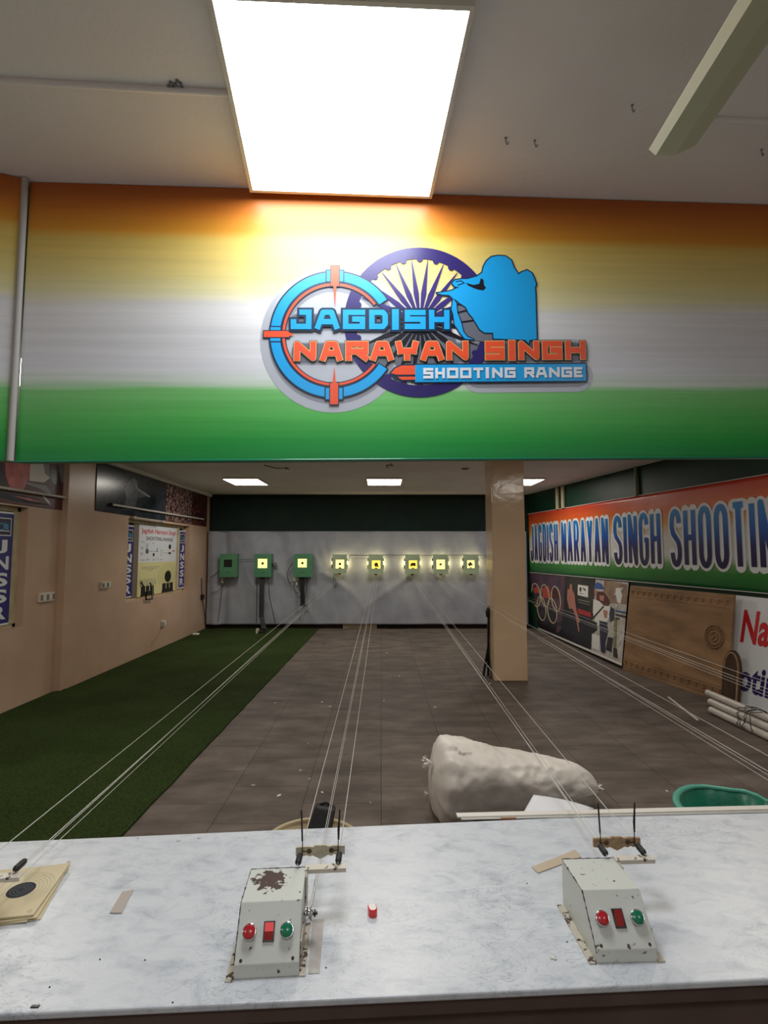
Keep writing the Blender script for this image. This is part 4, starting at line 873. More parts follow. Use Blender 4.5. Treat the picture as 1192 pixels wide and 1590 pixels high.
def d2(mb):
    for P, m_ in (([(450, 155), (465, 165), (468, 215), (490, 260), (495, 330), (510, 420), (540, 510), (525, 520), (535, 600), (525, 600), (500, 460), (470, 390), (440, 390), (420, 300), (425, 200), (440, 215)], 'skin'),
                  ([(430, 270), (470, 260), (490, 330), (470, 390), (440, 370)], 'print_pink'), ([(520, 165), (615, 180), (613, 285), (518, 262)], 'print_white'), ([(535, 190), (555, 195), (550, 235), (535, 225)], 'print_dark'), ([(560, 195), (580, 200), (598, 220), (585, 225)], 'print_dark'), ([(535, 240), (600, 258), (600, 270), (535, 252)], 'print_grey'),
                  ([(520, 385), (640, 425), (645, 470), (515, 430)], 'print_red'), ([(525, 300), (630, 325), (630, 333), (525, 308)], 'print_grey'), ([(525, 325), (630, 350), (630, 355), (525, 330)], 'print_grey')): mb.poly(pf, cp(P), .003 + .0003 * len(P) / 4, m_)
    for rx, o_ in ((50, .004),):
        pts = [(450 + rx * cos(2 * pi * k / 24), 530 + 130 * sin(2 * pi * k / 24)) for k in range(24)]; inn = [(450 + (rx - 7) * cos(2 * pi * k / 24), 530 + 118 * sin(2 * pi * k / 24)) for k in range(24)]
        mb.add([pf(*p, o_) for p in cp(pts)] + [pf(*p, o_) for p in cp(inn)], [(k, (k + 1) % 24, 24 + (k + 1) % 24, 24 + k) for k in range(24)], 'print_slate')
def d3(mb):
    for k, (P, m_) in enumerate((([(760, 120), (975, 165), (975, 350), (760, 330)], 'print_brown'), ([(870, 200), (905, 195), (930, 260), (915, 345), (885, 330), (872, 260)], 'print_white'), ([(650, 620), (720, 640), (720, 780), (650, 750)], 'print_white'),
                  ([(700, 140), (740, 160), (775, 215), (665, 200), (680, 165)], 'print_blue'), ([(670, 210), (690, 215), (690, 270), (675, 260)], 'skin'), ([(700, 230), (760, 230), (800, 290), (820, 330), (790, 380), (730, 350), (690, 300)], 'print_maroon'), ([(720, 265), (765, 270), (760, 320), (725, 310)], 'skin'),
                  ([(665, 300), (720, 320), (760, 360), (820, 370), (830, 430), (790, 520), (740, 520), (705, 555), (680, 500), (660, 420)], 'print_white'), ([(755, 400), (800, 410), (790, 480), (765, 470)], 'skin'), ([(720, 500), (790, 515), (800, 600), (775, 700), (775, 800), (735, 790), (725, 620)], 'print_navy'),
                  ([(825, 370), (855, 390), (860, 490), (820, 510), (812, 440)], 'print_navy'), ([(800, 650), (845, 660), (830, 790), (780, 770)], 'print_dark'), ([(858, 480), (880, 480), (872, 760), (850, 750)], 'print_olive'), ([(850, 750), (880, 760), (890, 850), (850, 830)], 'print_dark'),
                  ([(870, 400), (970, 420), (968, 435), (868, 415)], 'print_blue'), ([(870, 435), (970, 458), (965, 475), (868, 450)], 'print_navy'), ([(870, 470), (910, 478), (900, 492), (868, 485)], 'print_dark'), ([(660, 470), (760, 360), (765, 372), (668, 485)], 'print_dark'), ([(660, 500), (700, 520), (700, 580), (655, 620)], 'print_dark'))): mb.poly(pf, cp(P), .003 + .0004 * k, m_)
poster(0, dA, 'print_dusk', 'poster of five interlocking rings at dusk, low on the right wall beside the pillar', d1)
poster(dA, dB, 'print_dark', 'dark poster of a wheelchair athlete, between the rings poster and the standing shooter poster', d2)
poster(dB, 1, 'print_pale', 'poster of a standing rifle shooter in a blue cap, beside the carved brown board', d3)

# carved board leaning at the right
WB = thing('carved_board', 'large brown wooden board with carved borders and a round carved medallion, leaning at the right', 'wooden board', (3.291, 7.342, 0))
bd_ = Vector((sin(.213), -cos(.213), 0)); bn_ = Vector((cos(.213), sin(.213), 0)); lean = .147; bu_ = bn_ * sin(lean) + Vector((0, 0, cos(lean))); bo = bd_.cross(bu_).normalized()
if bo.x > 0: bo = -bo
WW, WHt = 1.673, 1.15
def wf(x, y, off): return bd_ * x + bu_ * y + bo * off
mb = MB(); mb.hexa([wf(0, 0, 0), wf(WW, 0, 0), wf(WW, WHt, 0), wf(0, WHt, 0)], -bo * .03); mb.build('panel', 'carved_wood', WB, bevel=.004)
for yy in (.045, WHt - .15):
    mb = MB()
    mb.hexa([wf(.02, yy, .004), wf(WW - .02, yy, .004), wf(WW - .02, yy + .008, .004), wf(.02, yy + .008, .004)], -bo * .005); mb.hexa([wf(.02, yy + .11, .004), wf(WW - .02, yy + .11, .004), wf(WW - .02, yy + .118, .004), wf(.02, yy + .118, .004)], -bo * .005)
    for k in range(15):
        x = .07 + k * (WW - .14) / 14; P = [wf(x + .045 * (1 - a / 9) * cos(a * .75), yy + .057 + .04 * (1 - a / 9) * sin(a * .75), .004) for a in range(9)]; mb.tube(P, .006, 6); mb.tube([wf(x - .03, yy + .03, .003), wf(x + .01, yy + .09, .003)], .005, 6)
    mb.build('carved_border', 'carved_wood', WB)
mb = MB(); cxm, cym = WW - .21, WHt * .58
for r_ in (.125, .09, .05): P = [wf(cxm + r_ * cos(2 * pi * k / 32), cym + r_ * 1.0 * sin(2 * pi * k / 32), .003) for k in range(33)]; mb.tube(P, .009, 8)
for k in range(16): a = 2 * pi * k / 16; mb.tube([wf(cxm + .1 * cos(a), cym + .1 * sin(a), .003), wf(cxm + .118 * cos(a + .15), cym + .118 * sin(a + .15), .003)], .008, 6)
mb.tube([wf(cxm - .02, cym + .025, .003), wf(cxm + .02, cym, .003), wf(cxm - .02, cym - .02, .003)], .01, 6); mb.build('medallion', 'carved_dark', WB)
# white sign leaning further right
sT = wr(wr_px(1139.5, 926)[0], 1.12, .015); sB = Vector((3.70, 5.92, 0.0)); sdv = WRd; sU = (sT - sB); sH = sU.length; sN = sdv.cross(sU).normalized()
if sN.x > 0: sN = -sN
sg = thing('wall_sign', 'white sign board with large red and purple letters leaning at the right edge', 'sign', sB)
def sf(x, y, off): return sdv * x + sU * y + sN * off
mb = MB(); mb.hexa([sf(0, 0, 0), sf(2.4, 0, 0), sf(2.4, 1, 0), sf(0, 1, 0)], -sN * .02); mb.build('board', 'sign_white', sg, bevel=.003)
def spx(x, y): p = onp(x, y, sB, sN) - sB; yy = p.dot(Vector((0, 0, 1))) / sU.z; return ((p - sU * yy).dot(sdv), yy)
nb, nt = spx(1149.7, 998), spx(1144.5, 945); ne = spx(1171, 1003); h_ = nt[1] - nb[1]; nw = ne[0] - nb[0]
mb = MB(); text(mb, sf, 'Narayan', nb[0] - .01, nb[1] - h_ * .28, nb[0] + nw * 5.5, nt[1], .003, 'ink_red', .03); mb.build('red_lettering', 'ink_red', sg)
ob_, ot_ = spx(1176, 1079), spx(1176, 1040); tb = spx(1158, 1074)
mb = MB(); x0_ = spx(1145, 1070)[0]; wv = 4.1 * (spx(1163, 1074)[0] - x0_); yt_, yb0 = spx(1171, 1036)[1], spx(1175, 1081)[1]; text(mb, sf, 'oting', x0_, yb0 - .28 * (yt_ - yb0), x0_ + wv, yt_, .003, 'text_purple', .03); mb.build('purple_lettering', 'text_purple', sg)
# round-topped dark board between them
c = onz(1143, 1098, 0); mb = MB(); bb = Vector((c.x, c.y, 0)); prof = [(-.16, 0), (.16, 0), (.17, .35)] + [(.17 * cos(radians(a)), .35 + .17 * sin(radians(a))) for a in range(0, 181, 15)] + [(-.17, .35)]
hh = (1098 - 1013) / F * c.y
sc_ = hh / .52; dv = Vector((.5, -1, 0)).normalized(); nv = Vector((-1, -.5, 0)).normalized()
bb.x -= .05; tt = thing('round_top_board', 'dark brown round-topped wooden board standing between the carved board and white sign', 'wooden board', bb)
def rf(x, y, off): return dv * x * .52 + Vector((0, 0, y * sc_)) + nv * off + Vector((.12 * y, 0.02 * y, 0))
mb = MB(); n_ = len(prof); vs = [rf(x, y, 0) for x, y in prof] + [rf(x, y, .04) for x, y in prof]; mb.add(vs, [tuple(range(n_))[::-1], tuple(range(n_, 2 * n_))] + [(k, (k + 1) % n_, n_ + (k + 1) % n_, n_ + k) for k in range(n_)]); mb.build('board', 'dark_wood', tt, bevel=.004)
mb = MB(); mb.tube([rf(x * .8, .03 + y * .9, .042) for x, y in prof[1:]], .01, 8); mb.build('raised_rim', 'carved_wood', tt)
# bundle of white tubes
tpa, tpb = onz(1104, 1108, 0), onz(1192, 1150, 0); dirb = (tpb - tpa).normalized(); nb_ = Vector((-dirb.y, dirb.x, 0)); 
if nb_.x < 0: nb_ = -nb_
lay = [(0, .035, 0), (.075, .035, .02), (.15, .035, -.05), (.035, .098, -.06), (.11, .098, -.12), (.075, .16, -.16)]
labs = ['white tube in the bundle on the right floor, bottom row nearest', 'white tube in the bundle on the right floor, bottom row middle', 'white tube in the bundle on the right floor, bottom row against the sign', 'white tube in the bundle on the right floor, second row near side', 'white tube in the bundle on the right floor, second row far side', 'white tube on the very top of the bundle on the right floor']
for (o_, z_, st_), lab in zip(lay, labs):
    a = tpa + nb_ * o_ + dirb * st_ + Vector((0, 0, z_)); b = a + dirb * (2.2 - st_); mb = MB(); d_ = dirb; N_ = 14; r_ = .033
    mb.tube([a, b], r_, N_, cap=False); mb.tube([a, b], r_ - .004, N_, cap=False)
    base = a; mb.v = [v - base for v in mb.v]; o = mb.build('plastic_tube', 'tube_white'); o.location = base; tag(o, lab, 'tube', 'white tubes bundled on the floor')
t = thing('tie_wire', 'tangled dark wire tying the bundle of white tubes', 'wire', tpa + dirb * .45); mb = MB(); random.seed(5)
for k in range(5):
    s_ = .0 + .035 * k + random.uniform(-.02, .02); P = [dirb * (s_ + .05 * random.uniform(-1, 1)) + nb_ * (.075 + .13 * cos(a)) + Vector((0, 0, .085 + .115 * sin(a))) for a in [2 * pi * j / 14 for j in range(15)]]
    P = [Vector((p.x, p.y, max(p.z, .004))) for p in P]; mb.tube(P, .0035, 6)
mb.build('wire_tangle', 'cable_dark', t); mb = MB()
P = [dirb * .62 + nb_ * (.075 + .12 * cos(2 * pi * j / 20)) + Vector((0, 0, max(.004, .085 + .1 * sin(2 * pi * j / 20)))) for j in range(21)]; mb.tube(P, .004, 6)
mb.build('wire_loop', 'cable_dark', t)
# thin white stick on the floor
a, b = onz(1036, 1082, .006), onz(1082, 1118, .006); mb = MB(); mb.hexa([a, b, b + Vector((.022, .008, 0)), a + Vector((.022, .008, 0))], (0, 0, -.006)); tag(mb.build('floor_stick', 'foam_white'), 'thin white stick lying on the grey floor at the right', 'stick')
# folded black stand behind the pillar
ft = thing('folding_stand', 'folded black metal stand leaning at the left side of the pillar', 'stand', (1.33, 6.95, 0)); fl = Vector(ft.location)
Yp = 6.93
def fp(x, y, Y=None): return ony(x, y, Y or Yp) - fl
mb = MB(); mb.tube([fp(758.5, 945), fp(758, 1000), Vector((fp(758, 1030).x, 0, 0.01))], .016, 8); mb.build('leg', 'black_plastic', ft)
mb = MB(); mb.tube([fp(758.5, 1000), Vector((fp(750, 1040).x, -.02, .01))], .016, 8); mb.build('leg', 'black_plastic', ft)
mb = MB(); mb.tube([fp(759, 1000, 6.99), Vector((fp(760, 1050).x, -.14, .01))], .014, 8); mb.build('leg', 'black_plastic', ft)
mb = MB(); mb.tube([fp(752, 1030), fp(761, 1034)], .014, 8); mb.build('crossbar', 'black_plastic', ft)
mb = MB(); mb.tube([fp(758, 958), fp(757.5, 950), fp(759, 941)], [.03, .034, .016], 12); mb.build('top_clamp', 'black_plastic', ft)

# ------------------------------------------------------------------ floor behind the counter
# white wrapped sack
sk_ = thing('wrapped_sack', 'big white plastic-wrapped bundle lying on the floor behind the counter', 'sack', (.78, 3.2, 0))
A0, A1 = Vector((.30, 3.33, .235)) - Vector(sk_.location), Vector((1.36, 3.45, .115)) - Vector(sk_.location)
ax = (A1 - A0).normalized(); sx = ax.cross(Vector((0, 0, 1))).normalized(); sy = sx.cross(ax).normalized(); mb = MB(); nu, nv_ = 90, 96; vs = []; fs = []
for i in range(nu + 1):
    u = i / nu; r = .25 - .125 * u ** 1.1 if u > .06 else .25
    cap = min(1, sqrt(max(0, 1 - (1 - min(1, u / .10)) ** 2)) * .75 + .25 * min(1, u / .03)) * min(1, sqrt(max(0, 1 - (1 - min(1, (1 - u) / .2)) ** 2)) + .0)
    if i == 0 or i == nu: cap = .02
    for k in range(nv_):
        t_ = 2 * pi * k / nv_; P_ = Vector((u * 4, cos(t_) * 1.1, sin(t_) * 1.1)); d = .09 * noise.noise(P_ * 1.2) + .035 * noise.noise(P_ * 3.1) - .05 * abs(noise.noise(P_ * 3.6)) - .02 * abs(noise.noise(P_ * 9))
        w1 = .03 * math.exp(-((u - .05) / .06) ** 2) * sin(t_ * 11 + 3 * noise.noise(P_ * 2)); rr = r * cap * (1 + d + w1)
        q_ = A0 + ax * ((A1 - A0).length * u) + sx * rr * cos(t_) * 1.05 + sy * rr * sin(t_) * (1.0)
        if q_.z < .006: q_.z = .006 + .0 * k
        vs.append(q_)
for i in range(nu):
    for k in range(nv_): fs.append((i * nv_ + k, i * nv_ + (k + 1) % nv_, (i + 1) * nv_ + (k + 1) % nv_, (i + 1) * nv_ + k))
fs += [tuple(range(nv_))[::-1], tuple(range(nu * nv_, (nu + 1) * nv_))]
mb.add(vs, fs, smooth=True); mb.build('wrapping', 'sack_plastic', sk_)
def tuft(name, c, d, s, n_):
    mb = MB()
    for k in range(n_):
        a = 2 * pi * k / n_; o_ = sx * cos(a) + sy * sin(a); mb.tube([c, c + d * s * .5 + o_ * s * .25, c + d * s + o_ * s * .6, c + d * s * .6 + o_ * s * .8], [s * .16, s * .2, s * .12, s * .03], 7)
    mb.build(name, 'sack_plastic', sk_)
tuft('twisted_end', A0 + sy * .08 - ax * .005, -ax, .05, 6); tuft('twisted_end', A0 - sy * .10 - ax * .0, -ax, .025, 4); tuft('twisted_end', A1 + sy * .0, ax, .035, 5)
# handwriting on the sack: thin pen line laid just over the wrapping
def sackpt(px, py):
    d = ray(px, py); best = None
    for kk in range(600):
        p = O + d * (2.6 + kk * .0015) - Vector(sk_.location); rel = p - A0; u = rel.dot(ax) / (A1 - A0).length
        if 0 < u < 1:
            r = .25 - .125 * u ** 1.1; q_ = rel - ax * rel.dot(ax); t_ = math.atan2(q_.dot(sy), q_.dot(sx)); P_ = Vector((u * 4, cos(t_) * 1.1, sin(t_) * 1.1)); dd = .09 * noise.noise(P_ * 1.2) + .035 * noise.noise(P_ * 3.1) - .05 * abs(noise.noise(P_ * 3.6)) - .02 * abs(noise.noise(P_ * 9))
            if q_.length < r * (1 + dd) * 1.035 + .002: return p
    return O + d * 3.0 - Vector(sk_.location)
mb = MB()
sc = [(0, 10), (3, 0), (7, 1), (6, 5), (2, 6)], [(8, 9), (10, 5), (13, 6), (12, 9), (14, 9)], [(15, 5), (17, 9), (20, 5), (17, 14)], [(21, 5), (24, 6), (21, 9), (25, 9)], [(26, 3), (27, 9), (30, 6), (34, 7), (38, 6), (44, 7), (47, 5)]
for P in sc: mb.tube([sackpt(712 + x * .42, 1166 + y * .5) for x, y in P], .0011, 5)
mb.tube([sackpt(705, 1161), sackpt(708, 1160.5), sackpt(710, 1161.5)], .001, 5)
mb.build('pen_writing', 'ink_black', sk_)
# tubs
def tub(name, label, c, R_, H_, m, mr, warp=None, squash=1):
    t = thing(name, label, 'tub', (c[0], c[1], 0)); mb = MB()
    mb.lathe([(0, .003), (R_ * .72, .003), (R_ * .78, .02), (R_ * .96, H_ - .01), (R_ * .93, H_ - .01), (R_ * .75, .022), (R_ * .7, .012), (0, .012)], n=56, warp=warp); o = mb.build('basin', m, t)
    mb = MB(); mb.lathe([(R_ * .93, H_ - .012), (R_ * .93, H_), (R_ * .97, H_ + .006), (R_ * 1.02, H_ + .002), (R_ * 1.03, H_ - .012), (R_ * .985, H_ - .016), (R_ * .93, H_ - .012)], n=56, warp=warp); mb.build('rim', mr, t); t.scale = (1, squash, 1); return t
TC = Vector((1.95, 2.86, 0)); rim_px = [(1192, 1242), (1169, 1230), (1153, 1225), (1134, 1223.5), (1113, 1220.5), (1088, 1217.5), (1064, 1219), (1049, 1226), (1043, 1234), (1044, 1244), (1051, 1254)]
rim_pt = sorted([(math.atan2((onz(x, y, .25) - TC).y, (onz(x, y, .25) - TC).x) % (2 * pi), (onz(x, y, .25) - TC).to_2d().length) for x, y in rim_px] + [(radians(a_), .34) for a_ in (210, 240, 270, 300, 330, 355)])
def rim_warp(t_):
    P_ = rim_pt; E_ = [(P_[-1][0] - 2 * pi, P_[-1][1])] + P_ + [(P_[0][0] + 2 * pi, P_[0][1])]
    for (a0, r0), (a1, r1) in zip(E_[:-1], E_[1:]):
        if a0 <= t_ <= a1: u = (t_ - a0) / (a1 - a0); u = u * u * (3 - 2 * u); return (r0 + (r1 - r0) * u) / (.34 * 1.03)
    return 1
tub('plastic_tub', 'teal green plastic tub with a wavy rim behind the counter at the right', (TC.x, TC.y), .34, .25, 'teal_plastic', 'teal_rim', rim_warp)
tub('plastic_tub', 'beige plastic tub on the floor just behind the counter', (-.325, 2.575), .226, .25, 'beige_plastic', 'beige_plastic')
hb = thing('black_bag', 'flat black bag standing up in the beige tub', 'bag', (-.30, 2.62, .02)); hl = Vector(hb.location)
q = [ony(476, 1292, 2.56), ony(515, 1290, 2.56), ony(521, 1256, 2.64), ony(489, 1252, 2.64)]; zlo = .03
q = [v - hl for v in q]; q[0] = q[0] + (q[0] - q[3]) * 2.2; q[1] = q[1] + (q[1] - q[2]) * 2.2
mb = MB(); mb.hexa(q, (0, .05, 0)); mb.build('bag_body', 'black_rubber', hb, bevel=.012, segs=3)
mb = MB(); mid = (q[2] + q[3]) / 2; mb.tube([q[3].lerp(q[2], .2) + Vector((0, .025, 0)), mid + Vector((0, .025, .012)), q[3].lerp(q[2], .8) + Vector((0, .025, 0))], .006, 8); mb.build('handle', 'black_rubber', hb)

# ------------------------------------------------------------------ the counter
T = .85
bL_, bR_ = onz(0, 1307, T), onz(1192, 1255, T); fL_, fR_ = onz(0, 1575, T), onz(1192, 1520, T)
db = (bR_ - bL_).normalized(); df = (fR_ - fL_).normalized(); KL, KR = bL_ - db * 1.6, bR_ + db * 1.2; JL, JR = fL_ - df * 1.9, fR_ + df * 1.7
ct = thing('firing_counter', 'long white marble-patterned counter across the foreground', 'counter', (0, 1.2, 0)); cl_ = Vector(ct.location)
mb = MB(); mb.hexa([p - cl_ for p in (JL, JR, KR, KL)], (0, 0, -.012)); mb.build('counter_top', 'marble_vinyl', ct, bevel=.003)
mb = MB(); dz = Vector((0, 0, -.012)); sh = lambda p, k: p - cl_ + dz + Vector((0, k, 0))
mb.hexa([sh(JL, .012), sh(JR, .012), sh(KR, -.02), sh(KL, -.02)], (0, 0, -.03)); mb.build('top_board', 'counter_side', ct)
mb = MB(); a, b = sh(JL, .04), sh(JR, .04); mb.hexa([a + Vector((0, 0, -.03)), b + Vector((0, 0, -.03)), Vector((b.x, b.y, -.0)), Vector((a.x, a.y, -.0))], (0, .025, 0)); mb.build('front_panel', 'counter_side', ct)
mb = MB(); a, b = sh(KL, -.06), sh(KR, -.06); mb.hexa([a + Vector((0, 0, -.03)), b + Vector((0, 0, -.03)), Vector((b.x, b.y, -.0)), Vector((a.x, a.y, -.0))], (0, -.02, 0)); mb.build('back_panel', 'counter_side', ct)
c = onz(54, 1564, T); mb = MB(); mb.box((c.x - .007, c.y - .002, T - .012), (c.x + .007, c.y + .004, T + .0015)); tag(mb.build('edge_clip', 'black_plastic', bevel=.001), 'small dark clip on the front edge of the counter, lower left', 'clip')

# ------------------------------------------------------------------ control boxes
w_, Lb, l1, hl_, ht_, hb_ = .114, .164, .058, .023, .093, .092
sd = Vector((0, l1, ht_ - hl_)).normalized(); sn = Vector((0, -sd.z, sd.y)); slen = math.hypot(l1, ht_ - hl_)
def slope(x, v, o=0): return Vector((x * w_, 0, hl_)) + sd * (v * slen) + sn * o
SM = Matrix((Vector((1, 0, 0)), sd, sn)).transposed()
def control_box(loc, rz, label, enamel, rocker, flange_side):
    t = thing('control_box', label, 'control box', (loc[0], loc[1], T), rz, 'target carrier control boxes on the counter')
    mb = MB(); pr = [(0, 0.0), (0, hl_), (l1, ht_), (Lb, hb_), (Lb, 0.0)]; vs = [Vector((0, y, z)) for y, z in pr] + [Vector((w_, y, z)) for y, z in pr]
    mb.add(vs, [(0, 1, 2, 3, 4), (9, 8, 7, 6, 5)] + [(k, k + 5, (k + 1) % 5 + 5, (k + 1) % 5) for k in range(5)]); mb.build('housing', enamel, t, bevel=.0016)
    for bx_ in ((((-.014, -.002, 0), (0, Lb * .97, .0025)), ((w_, -.002, 0), (w_ + .014, Lb * .25, .0025))) if flange_side < 0 else (((-.014, -.006, 0), (0, Lb * .5, .0025)), ((w_, -.002, 0), (w_ + .012, Lb * .8, .0025)))):
        mb = MB(); mb.box(*bx_); mb.build('base_flange', 'enamel_rusty', t, bevel=.0006)
    for nm, x, m_ in (('red_push_button', .20, 'red_button'), ('green_push_button', .79, 'green_button')):
        c = slope(x, .5); mb = MB(); mb.lathe([(0, .0135), (.0095, .0135), (.0108, .0125), (.0112, .011), (.0112, .008), (0, .008)], c, 32, mx=SM); b = mb.build(nm, m_, t)
        mb = MB(); mb.lathe([(.0112, .0118), (.0122, .0118), (.0128, .009), (.0105, .006), (.0105, 0)], c, 32, mx=SM); mb.build('chrome_ring', 'chrome', b)
    fr = lambda x, y, o: slope(.5, .5) + Vector((1, 0, 0)) * x + sd * y + sn * o
    mb = MB(); X_, Y_ = .0100, .0150
    for (a, b, c_, d) in ((-X_, -Y_, -X_ + .0022, Y_), (X_ - .0022, -Y_, X_, Y_), (-X_, -Y_, X_, -Y_ + .0026), (-X_, Y_ - .0022, X_, Y_)): mb.hexa([fr(a, b, .0032), fr(c_, b, .0032), fr(c_, d, .0032), fr(a, d, .0032)], -sn * .0032)
    mb.build('switch_frame', 'black_plastic', t)
    mb = MB(); P = [fr(-X_ + .0022, -Y_ + .0026, .001), fr(X_ - .0022, -Y_ + .0026, .001), fr(X_ - .0022, 0, .0028), fr(-X_ + .0022, 0, .0028), fr(X_ - .0022, Y_ - .0022, .006), fr(-X_ + .0022, Y_ - .0022, .006)]
    mb.add(P, [(0, 1, 2, 3)], 'rocker_red'); mb.add(P, [(3, 2, 4, 5)]); mb.add([P[4], P[5], fr(-X_ + .0022, Y_ - .0022, 0), fr(X_ - .0022, Y_ - .0022, 0)], [(0, 1, 2, 3)]); mb.build('rocker', rocker, t)
    random.seed(int(loc[0] * 100) + 5)
    for ex, ea_, eb_, nm_ in ((0, Vector((0, l1, ht_)), Vector((0, Lb, hb_)), 'chipped_edge'), (0, Vector((0, 0, hl_)), Vector((0, l1, ht_)), 'chipped_edge'), (0, Vector((0, Lb, hb_)), Vector((w_, Lb, hb_)), 'chipped_edge'), (0, Vector((0, .0, hl_)), Vector((w_, .0, hl_)), 'chipped_lip')):
        if nm_ == 'chipped_lip': continue
        n_ = 26; mb = MB(); mb.tube([ea_.lerp(eb_, k / n_) for k in range(n_ + 1)], [.0004 + .0013 * max(0, noise.noise(Vector((k * .55, loc[0] * 9, ea_.y * 50))) + .25) for k in range(n_ + 1)], 6); mb.build(nm_, 'rust_dark', t)
    for x in (.10, .90):
        c = slope(x, .07); mb = MB(); mb.lathe([(0, .0016), (.0022, .0014), (.0028, 0)], c, 12, mx=SM); mb.build('screw', 'burnt', t)
    # right-hand bracket, arm and pulley
    mb = MB(); mb.box((w_ + .0005, .128, .003), (w_ + .0035, .166, .093)); mb.box((w_ + .0005, .02, .003), (w_ + .003, .128, .045)); mb.build('side_bracket', 'enamel_rusty', t, bevel=.0006)
    mb = MB(); mb.box((w_ - .002, .148, .0925), (w_ + .083, .167, .0955)); mb.box((w_ - .002, .148, .087), (w_ + .083, .1495, .0925)); mb.build('arm', 'enamel_arm', t, bevel=.0006)
    mb = MB(); c = Vector((w_ + .012, .082, .052)) if enamel == 'enamel_worn' else Vector((w_ + .009, .085, .028)); RX = Matrix.Rotation(pi / 2, 3, 'Y'); mb.lathe([(0, -.007), (.013, -.007), (.013, -.005), (.009, -.002), (.009, .002), (.013, .005), (.013, .007), (0, .007)], c, 28, mx=RX); pu = mb.build('pulley', 'chrome', t)
    mb = MB(); mb.tube([c + Vector((-.010, 0, 0)), c + Vector((.016, 0, 0))], .003, 10); mb.tube([c + Vector((.009, 0, 0)), c + Vector((.0125, 0, 0))], .006, 6); mb.build('axle', 'black_plastic', pu)
    return t
q1, q2 = (-.260, .989, .065), (.393, 1.022, .034)
cb = []
for (q, lab, en, rk, fs_) in ((q1, 'off-white metal control box with a large rusty bare patch on its top', 'enamel_worn', 'rocker_pink', 1), (q2, 'off-white metal control box with small paint chips, right on the counter', 'enamel', 'rocker_red', -1),
                       ((-.913, .956, .09), 'control box at the left counter end, only its arm tip showing over the paper targets', 'enamel', 'rocker_red', -1)):
    cb.append((control_box((q[0], q[1]), q[2], lab, en, rk, fs_), q))

